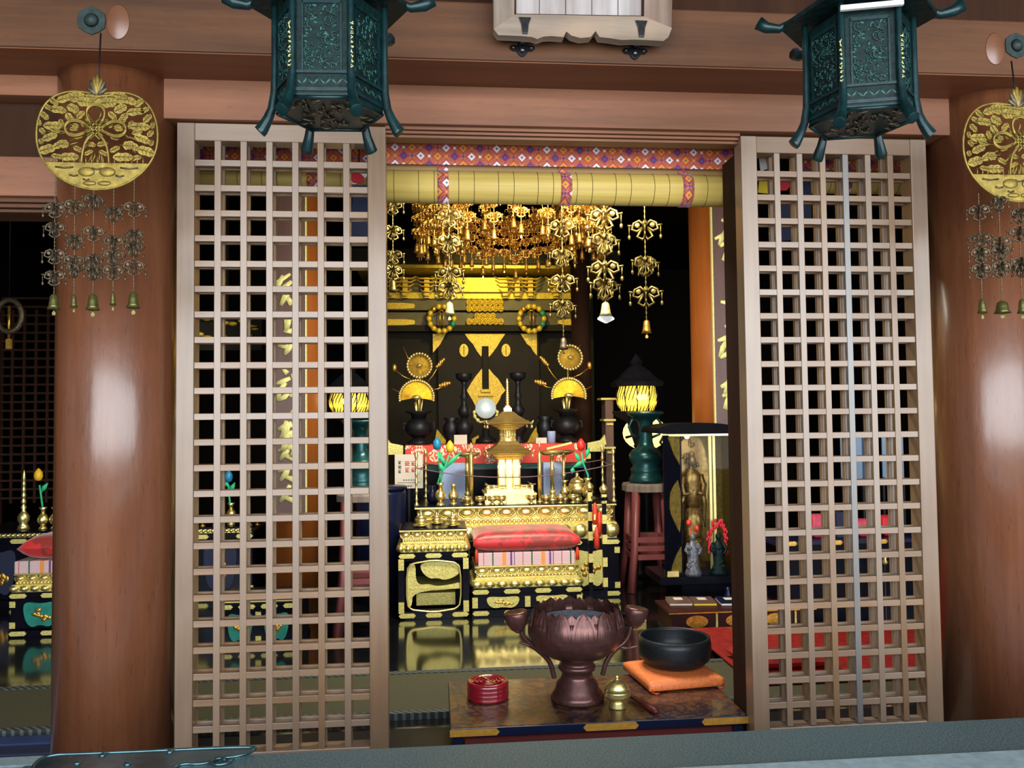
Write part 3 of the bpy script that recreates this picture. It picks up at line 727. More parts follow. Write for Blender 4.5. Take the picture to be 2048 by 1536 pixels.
col_strands([(108, 26, 32, 0, 0, 325), (148, 15, 26, 0, -2, 360), (186, 28, 34, 0, 0, 374), (226, 13, 28, 0, 4, 372), (267, 28, 34, 0, 4, 348)], 372, 590, -.42,
            ['tarnished chain pendant at the far left, its bell clear of the left column', 'thin tarnished chain pendant, second from left under the left gilt plate', 'tarnished chain pendant with a bell, middle one under the left gilt plate',
             'thin tarnished chain pendant, second from right under the left gilt plate', 'tarnished chain pendant with a bell, rightmost under the left gilt plate'], 'chain pendants under the left gilt plate')
col_strands([(1964, 20, 30, 0, -2, 385), (2004, 34, 26, 0, -6, 400), (2044, 20, 30, 0, -2, 402)], 392, 598, -.42,
            ['tarnished chain pendant with a bell, leftmost under the right gilt plate', 'tarnished chain pendant with a squat golden bell on the right column', 'tarnished chain pendant cut by the right edge'], 'chain pendants under the right gilt plate')

# ============================================================ BLINDS
def blind(u0, u1, Y, v0, v1, v2, v3, label, straps, vlabel):
    """brocade valance v0..v1, hanging sheet v1..v2, roll v2..v3"""
    a = at(u0, v0, Y); c = at(u1, v0+8, Y); xm = (a.x+c.x)/2; w = (c.x-a.x)
    mid = (u0+u1)/2
    z0 = at(mid, v0+6, Y).z; z1 = at(mid, v1+4, Y).z; z2 = at(mid, v2+4, Y).z; z3 = at(mid, v3+2, Y).z
    rad = (z2-z3)/2
    t = thing('brocade_valance', vlabel, 'valance', (xm, Y-.0, z1), group='red brocade valances')
    obj('cloth', B().b6(-w/2, w/2, -.006, .0, 0, 2.762-z1), 'brocade', t)
    t = thing('rolled_blind', label, 'blind', (xm, Y+.02, (z2+z3)/2), group='rolled bamboo blinds')
    roll = obj('roll', B().lathe([(rad*.96, -w/2), (rad, -w/2+.004), (rad, w/2-.004), (rad*.96, w/2)], 36, M=Matrix.Rotation(PI/2, 4, 'Y')), 'bamboo', t)
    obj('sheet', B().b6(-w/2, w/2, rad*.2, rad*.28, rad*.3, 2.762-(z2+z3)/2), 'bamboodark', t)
    n = max(2, int(w/.085)); rr = rad+.0008
    for i in range(n):
        x = -w/2+(i+.4+.22*(i % 2))*w/n
        ring = B().tube([(x, rr*math.cos(a), rr*math.sin(a)) for a in [2*PI*j/28 for j in range(28)]], .0009, 4, closed=True)
        if i == 0: r0_ = obj('thread', B().tube([(0, rr*math.cos(a), rr*math.sin(a)) for a in [2*PI*j/28 for j in range(28)]], .0011, 4, closed=True), 'darkwood', t, loc=(x, 0, 0))
        else: inst(r0_, t, (x, 0, 0))
    for u in straps:
        q = at(u, (v2+v3)/2, Y); x = q.x-xm; hw = .024
        pr = [(rad+.003, -hw), (rad+.0035, -hw), (rad+.0035, hw), (rad+.003, hw)]
        obj('strap', B().lathe(pr, 30, M=TR(x, 0, 0) @ Matrix.Rotation(PI/2, 4, 'Y')), 'brocadestrap', t)
        obj('strap', B().b6(x-hw, x+hw, rad*.12, rad*.19, rad*.3, z1-(z2+z3)/2+.02), 'brocadestrap', t)
    return t
blind(772, 1466, .30, 268, 330, 340, 405, 'rolled bamboo blind with three brocade straps over the middle opening', (886, 1130, 1371), 'red brocade valance over the middle opening')
blind(300, 735, .55, 283, 326, 334, 374, 'rolled bamboo blind behind the left lattice door', (625,), 'red brocade valance behind the left lattice door')
blind(1600, 1905, .55, 300, 338, 346, 384, 'rolled bamboo blind behind the right lattice door', (1690,), 'red brocade valance behind the right lattice door')
# ============================================================ INTERIOR
def G(u, v, Y): q = at(u, v, Y); return q, kk(q)
def hrow(parent, name, n, x0, x1, y, z, rx, ry, rz, m, curl=None):
    """row of alike swelling petals, each a piece of its own"""
    first = None
    for i in range(n):
        x = x0+(x1-x0)*(i+.5)/n
        if first is None:
            b = B().ell((0, 0, 0), (rx, ry, rz), 10, 6)
            if curl: b.tube([(-rx*1.15, 0, rz*.9), (-rx*1.1, -ry*.5, -rz*.3), (-rx*.5, -ry*.9, -rz*1.0), (rx*.5, -ry*.9, -rz*1.0), (rx*1.1, -ry*.5, -rz*.3), (rx*1.15, 0, rz*.9)], rz*.16, 5)
            first = obj(name, b, m, parent, loc=(x, y, z))
        else: inst(first, parent, (x, y, z))
def fitting(w, h, t=.004):
    c = h*.45; return B().prism([(-w/2, 0), (-w/2+c, h/2), (w/2-c, h/2), (w/2, 0), (w/2-c, -h/2), (-w/2+c, -h/2)], -t, 0)
def lacquer_stand(name, label, cat, u0, u1, vb, Y, D, hb, tiers, group=None, panels=1, openw=False, cart='goldflat', H=None, inner=None):
    """black lacquer body with gilt fittings, gilt lotus mouldings above; sizes in picture pixels at its own distance"""
    q, k = G((u0+u1)/2, vb, Y); zb = 0.
    w = (u1-u0)*k; 
    t = thing(name, label, cat, (q.x, Y+D/2, zb), group=group)
    off = (q.z-zb)
    hb = hb*k+off; pw = 13*k
    if openw:
        b = B()
        for sx in (-1, 1):
            for sy in (-1, 1): b.b6(sx*w/2-(pw if sx > 0 else 0), sx*w/2+(0 if sx > 0 else pw), sy*D/2-(pw if sy > 0 else 0), sy*D/2+(0 if sy > 0 else pw), 0, hb)
        b.b6(-w/2, w/2, -D/2, D/2, 0, 16*k).b6(-w/2, w/2, -D/2, D/2, hb-18*k, hb)
        obj('frame', b, 'black', t, bevel=.002)
        # cusped gilt frame and shelf
        a0, a1, z0, z1 = -w/2+pw+4*k, w/2-pw-4*k, 18*k, hb-20*k
        n = 8; ow = smooth_poly([(a0, z0+12*k), (a0+10*k, z0+2*k), (a0+22*k, z0), (0, z0-4*k), (a1-22*k, z0), (a1-10*k, z0+2*k), (a1, z0+12*k), (a1, z1-14*k), (a1-10*k, z1-2*k), (a1-24*k, z1), (0, z1+4*k), (a0+24*k, z1), (a0+10*k, z1-2*k), (a0, z1-14*k)], 1)
        obj('cusped_rim', B().tube([(x, -D/2-.002, z) for x, z in ow], 2*k, 6, closed=True), 'gold', t)
        obj('back_panel', B().b6(-w/2+pw, w/2-pw, D/2-.02, D/2-.01, 16*k, hb-18*k), 'black', t)
        zc = (z0+z1)/2
        obj('shelf', B().b6(a0, a1, -D/2+.01, D/2-.03, zc-7*k, zc-2*k), 'goldflat', t)
        cl = smooth_poly([(a0, z0+8*k), (a0, z1-4*k), (a0+18*k, z1), (a0+18*k, zc+12*k), (a0+26*k, zc+2*k), (a0+44*k, zc+4*k), (a0+60*k, zc-2*k), (a1-16*k, zc+2*k), (a1, zc+6*k), (a1, zc-8*k), (a0+12*k, zc-10*k), (a0+10*k, z0+6*k)], 2)
        obj('gilt_panel', B().prism(cl, -D/2+.012, -D/2+.02), 'goldflat', t, 'pierced cloud-shaped gilt panel')
        cl = smooth_poly([(a0+26*k, z1), (a0+30*k, z1-20*k), (a0+46*k, z1-34*k), (a0+60*k, z1-32*k), (a0+78*k, z1-38*k), (a1-1*k, z1-26*k), (a1, z1-6*k), (a1-20*k, z1)], 2)
        obj('gilt_panel', B().prism(cl, -D/2+.012, -D/2+.02), 'goldflat', t)
        obj('gilt_box', B().b6(a0+18*k, a1-10*k, -D/4, D/4, 20*k, zc-20*k), 'goldflat', t, bevel=.004)
    else:
        obj('body', B().b6(-w/2+3*k, w/2-3*k, -D/2+.01, D/2-.01, 16*k, hb-6*k).b6(-w/2, w/2, -D/2, D/2, hb-10*k, hb).b6(-w/2, w/2, -D/2, D/2, 0, 14*k), 'black', t, bevel=.002)
        pwid = (w-2*pw)/panels
        for i in range(panels):
            cx = -w/2+pw+(i+.5)*pwid; ch = (hb-30*k)*.44; cw = min(pwid*.36, 34*k)
            pts = smooth_poly([(cx-cw, hb/2+ch*.6), (cx-cw*.8, hb/2+ch), (cx, hb/2+ch*.8), (cx+cw*.8, hb/2+ch), (cx+cw, hb/2+ch*.6), (cx+cw*.85, hb/2-ch*.5), (cx+cw*.5, hb/2-ch), (cx, hb/2-ch*.75), (cx-cw*.5, hb/2-ch), (cx-cw*.85, hb/2-ch*.5)], 2)
            cq = obj('cartouche', B().prism(pts, -D/2+.002, -D/2+.012), cart, t)
            rn = random.Random(i); b = B()
            for j in range(12):
                a = rn.uniform(0, 6.28); r = rn.random()*.6; b.ell((cx+cw*r*math.cos(a), -D/2+.001, hb/2+ch*r*.8*math.sin(a)), (cw*.16, .004, ch*.14), 6, 4)
            obj('relief', b, 'goldamber', cq)
    # fittings
    fh = 9*k
    nf = panels+1 if not openw else 2
    ff = None
    for i in range(nf+1 if nf < 3 else nf+1):
        x = -w/2+18*k+(w-36*k)*i/nf
        for z in (hb-7*k, 8*k):
            if ff is None: ff = obj('gilt_fitting', fitting(34*k, fh), 'goldflat', t, loc=(x, -D/2, z))
            else: inst(ff, t, (x, -D/2, z))
    sf = None
    for i in ([0, 1] if openw else range(panels+1)):
        x = -w/2+pw/2+(w-pw)*(i if openw else i/panels)
        for z in (hb-24*k, 24*k):
            L_ = 22*k if openw else 12*k
            if sf is None: sf = obj('post_fitting', B().b6(-pw*.42, pw*.42, -.005, 0, -L_/2, L_/2), 'goldflat', t, loc=(x, -D/2+(0 if openw else .01), z))
            else: inst(sf, t, (x, -D/2+(0 if openw else .01), z))
    z = hb
    for kind, h, n, ins in tiers:
        h = h*k; iw = w/2-ins*k; dd = D/2-ins*k
        if kind == 'line': obj('moulding', B().b6(-iw, iw, -dd, dd, z, z+h), 'gold', t, bevel=h*.3)
        elif kind == 'black': obj('black_top', B().b6(-iw, iw, -dd, dd, z, z+h), 'black', t, bevel=.001)
        elif kind == 'core': obj('core', B().b6(-iw, iw, -dd, dd, z, z+h), 'gold', t)
        elif kind == 'rope':
            b = B().b6(-iw+.004, iw-.004, -dd+.004, dd-.004, z, z+h); nn = n
            for i in range(nn): b.ell((-iw+(i+.5)*2*iw/nn, -dd+.004, z+h/2), (iw/nn*1.05, h*.5, h*.5), 6, 4)
            obj('rope_moulding', b, 'gold', t)
        else:
            obj('core', B().b6(-iw+6*k, iw-6*k, -dd+6*k, dd-6*k, z, z+h), 'goldflat', t)
            rx = iw/n*(.8 if kind == 'bead' else .98)
            hrow(t, 'petal', n, -iw, iw, -dd+5*k, z+h/2, rx, 7*k, h*.46, 'gold', curl=(kind == 'bead'))
            m_ = max(3, int(n*D/w))
            for s in (-1, 1):
                fo = None
                for i in range(m_):
                    y = -dd+(i+.5)*2*dd/m_
                    if fo is None: fo = obj('petal', B().ell((0, 0, 0), (7*k, dd/m_*.85, h*.46), 8, 6), 'gold', t, loc=(s*(iw-5*k), y, z+h/2))
                    else: inst(fo, t, (s*(iw-5*k), y, z+h/2))
        z += h
    t['_w'] = w; t['_top'] = z; t['_k'] = k
    return t, w, z, k
side, sw, sz, sk = lacquer_stand('side_table', 'black and gold side table with open cusped front, left of the red cushion', 'table', 797, 939, 1232, 2.68, .46, 127,
    [('rev', 15, 10, -2), ('line', 4, 0, 4), ('rope', 7, 26, 8), ('bead', 14, 6, 4), ('line', 4, 0, 2), ('black', 2, 0, 4)], openw=True)
seat, ew, ez, ek = lacquer_stand('priest_seat', 'low gold lotus seat with red cushion in front of the main altar', 'seat', 944, 1168, 1232, 2.68, .50, 57,
    [('rev', 15, 9, -2), ('line', 4, 0, 6), ('rope', 6, 30, 8), ('bead', 14, 7, 6), ('line', 4, 0, 6)], panels=2)
D = .50
obj('striped_block', B().b6(-ew/2+14*ek, ew/2-14*ek, -D/2+.03, D/2-.03, ez, ez+26*ek), 'stripe', seat, 'block wrapped in striped brocade', bevel=.004)
def cushion_b(w, d, h, puff=.35, n=24, corner=.06, pw=6, side=.0):
    b = B(); vs = []; fs = []
    for sgn in (1, -1):
        o = len(vs)
        for i in range(n+1):
            for j in range(n+1):
                x, y = -1+2*i/n, -1+2*j/n
                e = (max(0, 1-abs(x)**pw)*max(0, 1-abs(y)**pw))**.5
                px_ = x*(1+corner*abs(y)**3*1)*w/2; py_ = y*(1+corner*abs(x)**3)*d/2
                vs.append((px_, py_, h/2+sgn*h/2*(side+(1-side)*e)))
        for i in range(n):
            for j in range(n):
                a, c, d_, e_ = o+i*(n+1)+j, o+(i+1)*(n+1)+j, o+(i+1)*(n+1)+j+1, o+i*(n+1)+j+1
                fs.append((a, c, d_, e_) if sgn > 0 else (a, e_, d_, c))
    if side:
        o = (n+1)**2; ed = [(i, 0) for i in range(n)]+[(n, j) for j in range(n)]+[(i, n) for i in range(n, 0, -1)]+[(0, j) for j in range(n, 0, -1)]
        ix = [i*(n+1)+j for i, j in ed]
        for q_ in range(len(ix)): a, c = ix[q_], ix[(q_+1) % len(ix)]; fs.append((a, a+o, c+o, c))
    b.add(vs, fs, True); return b
cu = thing('seat_cushion', 'plump red damask cushion on the gold lotus seat', 'cushion', (seat.location.x, seat.location.y, ez+26*ek+.001))
obj('cover', cushion_b(ew-14*ek, D-.02, .15, corner=.03, side=.3), 'redsilk', cu)
for s in (-1, 1):
    obj('tassel', B().lathe([(.004, 0), (.012, -.02), (.014, -.09), (.0, -.1)], 8, (s*(ew/2-10*ek), -D/2+.005, .03)), 'redorn', cu)

# main altar
alt, aw, az, ak = lacquer_stand('main_altar', 'wide black and gold altar carrying the golden pagoda', 'altar', 826, 1246, 1200, 3.2, .85, 118,
    [('rev', 32, 13, 0), ('rope', 9, 44, 14), ('line', 3, 0, 12), ('bead', 21, 10, 10), ('line', 4, 0, 5), ('black', 2, 0, 8)], panels=4)
AX = alt.location.x; AZ = az
def onalt(u, Y=3.3):
    Y += .2; q = at(u, 1000, Y); return (q.x, Y, AZ), kk(q)

# pagoda
(loc, k) = onalt(1017, 3.32)
t = thing('miniature_pagoda', 'golden two-roofed miniature pagoda at the centre of the altar', 'pagoda', loc)
vb = 834+(1.435-AZ)/k   # picture height of its base
def R4(prof, m, nm, lab=None, n=4, bev=.0012): return obj(nm, B().lathe([(r*k*(1.414 if n == 4 else 1), h*k) for r, h in prof], n, ang=PI/4 if n == 4 else 0, smooth=n > 8), m, t, lab, bevel=bev)
R4([(50, 0), (50, 7), (47, 7), (47, 16), (51, 16), (51, 20)], 'pagoda', 'base')
R4([(46, 20), (46, 24), (40, 24), (40, 30)], 'pagoda', 'upper_base')
for s in (-1, 1):
    b = B()
    for i in range(6): b.b6((s*44-1)*k, (s*44+1)*k, (-44+i*6)*k, (-43+i*6)*k, 20*k, 36*k)
    for i in range(4): b.b6((s*(12+i*10)-.8)*k, (s*(12+i*10)+.8)*k, -47*k, -45.6*k, 20*k, 36*k)
    b.tube([(s*8*k, -46*k, 34*k), (s*30*k, -46*k, 34*k), (s*50*k, -46*k, 37*k)], 1.4*k, 5).tube([(s*8*k, -46*k, 29*k), (s*46*k, -46*k, 29*k)], 1*k, 5).tube([(s*44*k, -48*k, 34*k), (s*44*k, 40*k, 34*k)], 1.4*k, 5)
    obj('railing', b, 'pagoda', t)
b = B()
for i in range(5): b.b6(-9*k, 9*k, (-50-i*3)*k, (-46-i*3)*k, 0, (20-i*4)*k)
obj('stairs', b, 'pagoda', t)
R4([(21, 30), (21, 84)], 'pagoda', 'lower_storey')
b = B()
for sx in (-1, -.33, .33, 1): b.lathe([(1.6*k, 30*k), (1.6*k, 84*k)], 8, (sx*21*k, -21.5*k, 0))
b.b6(-6*k, 6*k, -22.4*k, -21*k, 32*k, 66*k).b6(-23*k, 23*k, -22.5*k, -21*k, 68*k, 72*k)
obj('pillars', b, 'pagoda', t)
R4([(22, 84), (28, 88), (25, 88), (34, 93), (31, 93), (40, 97)], 'pagoda', 'brackets')
R4([(44, 97), (45, 100), (33, 106), (24, 113), (18, 120), (0, 121)], 'pagodaroof', 'lower_roof', 'lower roof, darker gold')
R4([(16, 112), (18, 118), (17, 124), (14, 128)], 'pagoda', 'dome', n=20)
R4([(13, 122), (13, 142)], 'pagoda', 'drum', n=20)
b = B()
for i in range(12): a = PI/6*i; b.lathe([(1.5*k, 122*k), (1.5*k, 142*k)], 6, (15*k*math.cos(a), 15*k*math.sin(a), 0))
obj('drum_pillars', b, 'pagoda', t)
R4([(15, 142), (22, 146), (20, 146), (30, 150), (27, 150), (37, 154)], 'pagoda', 'upper_brackets')
R4([(43, 154), (44, 157), (32, 163), (20, 171), (11, 179), (0, 180)], 'pagodaroof', 'upper_roof', 'upper roof, darker gold')
for hz, rr in ((98, 45), (155, 44)):
    for i in range(4):
        a = PI/4+PI/2*i; ca, sa = math.cos(a), math.sin(a)
        obj('eave_corner', B().tube([(rr*1.3*k*ca, rr*1.3*k*sa, hz*k), (rr*1.42*k*ca, rr*1.42*k*sa, (hz+1)*k), (rr*1.5*k*ca, rr*1.5*k*sa, (hz+6)*k)], [2.4*k, 2*k, .8*k], 6).lathe([(0, 0), (2*k, -2*k), (2.6*k, -7*k), (0, -7*k)], 8, (rr*1.4*k*ca, rr*1.4*k*sa, (hz-2)*k)), 'pagoda', t)
R4([(8, 179), (8, 186), (5, 188), (5, 190)], 'pagoda', 'finial_base')
sp = [(1.6, 188)]
for i in range(9): sp += [(4.4-i*.2, 192+i*5), (1.6, 194.5+i*5)]
sp += [(3, 238), (0, 246)]
R4(sp, 'pagoda', 'spire', n=12, bev=0)

# small vessels along the front of the altar
def vessel(u, Y, label, prof, m='gold', name='offering_cup', cat='cup', group=None, extra=None, sc=1., base=None):
    l, k = onalt(u, Y)
    if base is not None: l = (l[0], l[1], base)
    t = thing(name, label, cat, l, group=group)
    for nm, pr in prof: obj(nm, B().lathe([(r*k*sc, h*k*sc) for r, h in pr], 18), m, t)
    return t, k*sc
CUP = [('foot', [(6, 0), (5, 2), (2, 4), (2, 6)]), ('bowl', [(2, 6), (8, 8), (10, 12), (9.5, 17), (9, 16), (7, 12), (0, 10)])]
cl = ['leftmost small gilt cup on the altar front', 'second small gilt cup from the left on the altar front', 'third small gilt cup from the left on the altar front', 'fourth small gilt cup, just left of the pagoda steps',
      'small gilt cup just right of the pagoda steps', 'second small gilt cup right of the pagoda steps', 'third small gilt cup right of the pagoda steps', 'rightmost small gilt cup on the altar front']
for u, l in zip((934, 960, 985, 1003, 1063, 1092, 1121, 1146), cl):
    vessel(u, 3.07, l, CUP, group='small gilt cups along the altar front')
# tall pricket dishes
for u, l in ((935, 'tall gilt pedestal dish left of the pagoda'), (1105, 'tall gilt pedestal dish right of the pagoda')):
    tt, k = vessel(u, 3.3, l, [('foot', [(14, 0), (12, 4), (6, 8), (5, 14), (7, 18), (4, 22)]), ('stem', [(4, 22), (4, 60), (6, 63), (4, 66), (4, 88)]), ('dish', [(4, 88), (20, 92), (27, 98), (26, 99), (8, 96), (0, 96)])], name='pedestal_dish', cat='dish', group='tall gilt pedestal dishes')
for u, l in ((943, 'plain gilt pole beside the left pedestal dish'), (1080, 'plain gilt pole right of the pagoda')):
    tt, k = vessel(u, 3.14, l, [('base', [(7, 0), (6, 3), (4, 5)]), ('shaft', [(4, 5), (4, 98), (2, 100)]), ('candle', [(1.8, 100), (1.8, 122), (0, 123)])], name='candle_pole', cat='candlestick', group='gilt candle poles')
VASE = [('foot', [(9, 0), (7, 3), (4, 7)]), ('body', [(4, 7), (9, 12), (11, 18), (8, 26), (4, 31)]), ('neck', [(4, 31), (4, 38), (8, 43), (7, 43), (3, 38)])]
V1, k1 = vessel(881, 3.08, 'round gilt flower vase at the left front of the altar', VASE, name='flower_vase', cat='vase', sc=1.05)
vessel(907, 3.14, 'slim gilt vase second from the left on the altar', VASE, name='flower_vase', cat='vase', sc=.95, group='gilt altar vases')
vessel(1176, 3.14, 'slim gilt vase at the right of the altar', VASE, name='flower_vase', cat='vase', sc=1.1, group='gilt altar vases')
vessel(1130, 3.34, 'slim gilt vase behind the cups right of the pagoda', VASE, name='flower_vase', cat='vase', sc=.9, group='gilt altar vases')
tt, k = vessel(1155, 3.26, 'round gilt incense burner at the right of the altar', [('foot', [(12, 0), (9, 4), (7, 8)]), ('bowl', [(7, 8), (16, 14), (20, 24), (17, 33), (14, 36)]), ('lid', [(16, 36), (12, 42), (5, 46), (3, 50), (4, 53), (0, 56)])], name='incense_burner', cat='burner')
tt, k = vessel(1128, 3.52, 'gilt stand holding a tilted book-shaped plate', [('foot', [(12, 0), (9, 4), (4, 9)]), ('stem', [(4, 9), (3, 40), (6, 46), (3, 52), (3, 84)]), ('dish', [(3, 84), (16, 88), (24, 93), (23, 94), (0, 90)])], name='dish_stand', cat='stand')
obj('tilted_plate', B().box((14*k, 0, 103*k), (52*k, .05, 4*k), M=Matrix.Rotation(-.22, 4, 'Y')), 'goldflat', tt)
tt, k = vessel(865, 3.3, 'small dark vase with blue sheen on the altar behind the left gilt vase', [('body', [(7, 0), (10, 6), (12, 16), (8, 26), (6, 30), (8, 34)])], m='blueblack', name='dark_vase', cat='vase')
# corner posts and cord
posts = []
for u, Y, h, l in ((833, 3.06, 106, 'slim gilt corner post at the front left of the altar'), (852, 3.72, 96, 'slim gilt corner post at the rear left of the altar'), (1228, 3.06, 106, 'slim gilt corner post at the front right of the altar'), (1206, 3.72, 96, 'slim gilt corner post at the rear right of the altar')):
    pr = [(5, 0), (5, 4), (2.5, 7)]
    for i in range(5): z = 10+i*(h-22)/5; pr += [(2.2, z), (3.6, z+4), (2.2, z+8)]
    pr += [(2.4, h-10), (4.2, h-4), (0, h+4)]
    tt, k = vessel(u, Y, l, [('shaft', pr)], name='corner_post', cat='post', group='gilt corner posts of the altar')
    posts.append((tt.location.copy(), h*k, k))
def cord(P_, Q_, sag, label, m='pink'):
    pts = [(P_+(Q_-P_)*(i/14)-Vector((0, 0, sag*4*(i/14)*(1-i/14)))) for i in range(15)]
    solo('altar_cord', B().tube([tuple(p-P_) for p in pts], .0045, 6), 'cordm', label, 'cord', tuple(P_), 'cords strung round the altar')
MT['cordm'] = mat('twisted_cord', s2l(120, 84, 84), .7, 0, .4, 120, .3)
pp = [p+Vector((0, 0, h*.72)) for p, h, k in posts]
cord(pp[0], pp[2], .09, 'purple-brown cord sagging across the front of the altar')
cord(pp[0], pp[1], .02, 'short purple-brown cord along the left side of the altar'); cord(pp[2], pp[3], .02, 'short purple-brown cord along the right side of the altar'); cord(pp[1], pp[3], .06, 'purple-brown cord across the rear of the altar')
# artificial lotus buds in vases
def bud_stem(base, pts, bud, m, label, leaves=()):
    """pts: stem pixel list from the vase to the bud; all at base depth"""
    Y = base[1]
    t = thing('lotus_bud', label, 'flower', tuple(base))
    def l(u, v): q = at(u, v, Y); return (q.x-base[0], 0, q.z-base[2])
    k = kk(base)
    obj('stem', B().tube([(0, 0, 0)]+[l(*p) for p in pts], 2.0*k, 6), 'stemgreen', t)
    c = l(*bud); 
    obj('bud', B().lathe([(0, -12*k), (6*k, -10*k), (8.5*k, -3*k), (7.5*k, 5*k), (3.5*k, 11*k), (0, 14*k)], 14, c), m, t)
    for a, bb in leaves:
        A, Bq = Vector(l(*a)), Vector(l(*bb)); mid = (A+Bq)/2+Vector((0, -.004, .004))
        obj('leaf', B().tube([A, mid, Bq], [1.5*k, 5.5*k, .8*k], 6, flat=.4), 'stemgreen', t)
vb0 = (V1.location.x, V1.location.y, AZ+43*k1*.98)
bud_stem(vb0, [(884, 950), (893, 925), (898, 910)], (900, 894), 'tulipyellow', 'yellow lotus bud on a green stem, left of the pagoda', [((888, 938), (922, 905)), ((890, 930), (880, 912)), ((886, 945), (878, 925))])
bud_stem((vb0[0]-.02, vb0[1]+.03, vb0[2]), [(880, 950), (878, 920), (876, 902)], (874, 888), 'tulipblue', 'blue-green lotus bud beside the yellow one', [((880, 905), (889, 935))])
q = at(1176, 1000, 3.34)
bud_stem((q.x, 3.34, AZ+.17), [(1176, 950), (1166, 925), (1163, 905)], (1162, 890), 'tulipred', 'red lotus bud on a green stem, right of the pagoda', [((1172, 915), (1178, 895)), ((1170, 922), (1146, 935)), ((1146, 935), (1144, 948)), ((1150, 905), (1160, 925))])
for u, v, w_, h_, l in ((905, 962, 50, 36, 'pale blue box at the left behind the altar poles'), (1105, 960, 40, 36, 'pale blue box at the right behind the altar poles')):
    q, k = G(u, v, 3.86); solo('offering_box', B().b6(-w_*k/2, w_*k/2, -.06, .06, 0, q.z+h_*k*.9-AZ if False else (q.z-AZ)+h_*k), 'palebox', l, 'box', (q.x, 3.86, AZ), 'pale offering boxes on the altar', bevel=.003)
# things on the side table
def onside(u, Y=2.82): q = at(u, 1040, Y); return (q.x, Y, sz), kk(q)
for u, Y, s, l in ((842, 2.82, 1.0, 'gilt cup stack at the left of the side table'), (873, 2.95, .8, 'low gilt cup at the centre of the side table'), (905, 2.8, .95, 'gilt cup with spoon at the right of the side table')):
    l_, k = onside(u, Y); t = thing('offering_cup', l, 'cup', l_, group='gilt cups on the side table')
    obj('saucer', B().lathe([(9*k*s, 0), (17*k*s, 4*k*s), (16*k*s, 5*k*s), (0, 3*k*s)], 18), 'gold', t)
    obj('bowl', B().lathe([(6*k*s, 4*k*s), (11*k*s, 9*k*s), (12*k*s, 17*k*s), (11*k*s, 16*k*s), (0, 12*k*s)], 18), 'gold', t)
    obj('lid', B().lathe([(12*k*s, 17*k*s), (8*k*s, 22*k*s), (2*k*s, 24*k*s), (2.5*k*s, 28*k*s), (0, 30*k*s)], 18), 'gold', t)
l_, k = onside(902, 2.74); solo('spoon', B().tube([(-4*k, 0, 2*k), (2*k, 0, 14*k), (8*k, 0, 28*k)], [2*k, 1.2*k, 1.2*k], 6), 'gold', 'slim gilt spoon leaning by the right cup', 'spoon', l_)

# ------------------------------------------------ gong stand right of the seat
q, k = G(1195, 1190, 2.62)
t = thing('gong_stand', 'black and gold upright gong stand with red tassels right of the seat', 'stand', (q.x, 2.62, 0))
zz = lambda v: at(1195, v, 2.62).z
xx = lambda u: at(u, 1100, 2.62).x-q.x
for u, y in ((1187, .12), (1206, -.06)):
    obj('post', B().b6(xx(u)-4*k, xx(u)+4*k, y-4*k, y+4*k, .03, zz(985)), 'black', t, bevel=.001)
    for v in (995, 1035, 1075, 1120, 1160):
        obj('post_fitting', B().b6(xx(u)-4.6*k, xx(u)+4.6*k, y-4.6*k, y+4.6*k, zz(v)-10*k, zz(v)+8*k), 'goldflat', t)
    obj('finial', B().lathe([(4*k, 0), (8*k, 4*k), (9*k, 10*k), (4*k, 16*k), (0, 20*k)], 12, (xx(u), y, zz(985))), 'gold', t)
obj('crossbar', B().tube([(xx(1187), .2, zz(994)), (xx(1196), .03, zz(1000)), (xx(1206), -.14, zz(994))], 4*k, 6), 'black', t)
obj('gong', B().prism([(x*k, z*k) for x, z in [(-24, -6), (-20, 6), (-8, 12), (0, 10), (8, 12), (20, 6), (24, -6), (10, -2), (0, -4), (-10, -2)]], -.006, .006, M=TR(xx(1196), .03, zz(1032)) @ RZ(1.2)), 'goldflat', t)
for u, v, m in ((1190, 1030, 'redorn'), (1199, 1048, 'redorn'), (1193, 1078, 'redorn')):
    obj('tassel', B().lathe([(.003, 26*k), (4*k, 22*k), (5.5*k, 8*k), (6*k, -16*k), (0, -20*k)], 10, (xx(u), -.02, zz(v))), m, t, 'red tassel')
obj('foot', B().tube([(xx(1166), .2, .05), (xx(1187), .1, .045), (xx(1206), -.06, .045), (xx(1236), -.16, .04), (xx(1262), -.2, .04)], 5*k, 6), 'black', t)
obj('foot', B().tube([(xx(1222), .24, .045), (xx(1200), .04, .045), (xx(1176), -.1, .04), (xx(1160), -.2, .04)], 5*k, 6), 'black', t)
for u, y in ((1262, -.2), (1160, -.2), (1222, .24)):
    obj('foot_fitting', B().b6(xx(u)-13*k, xx(u)+13*k, y-.03, y+.03, 0, 14*k), 'goldflat', t, bevel=.003)

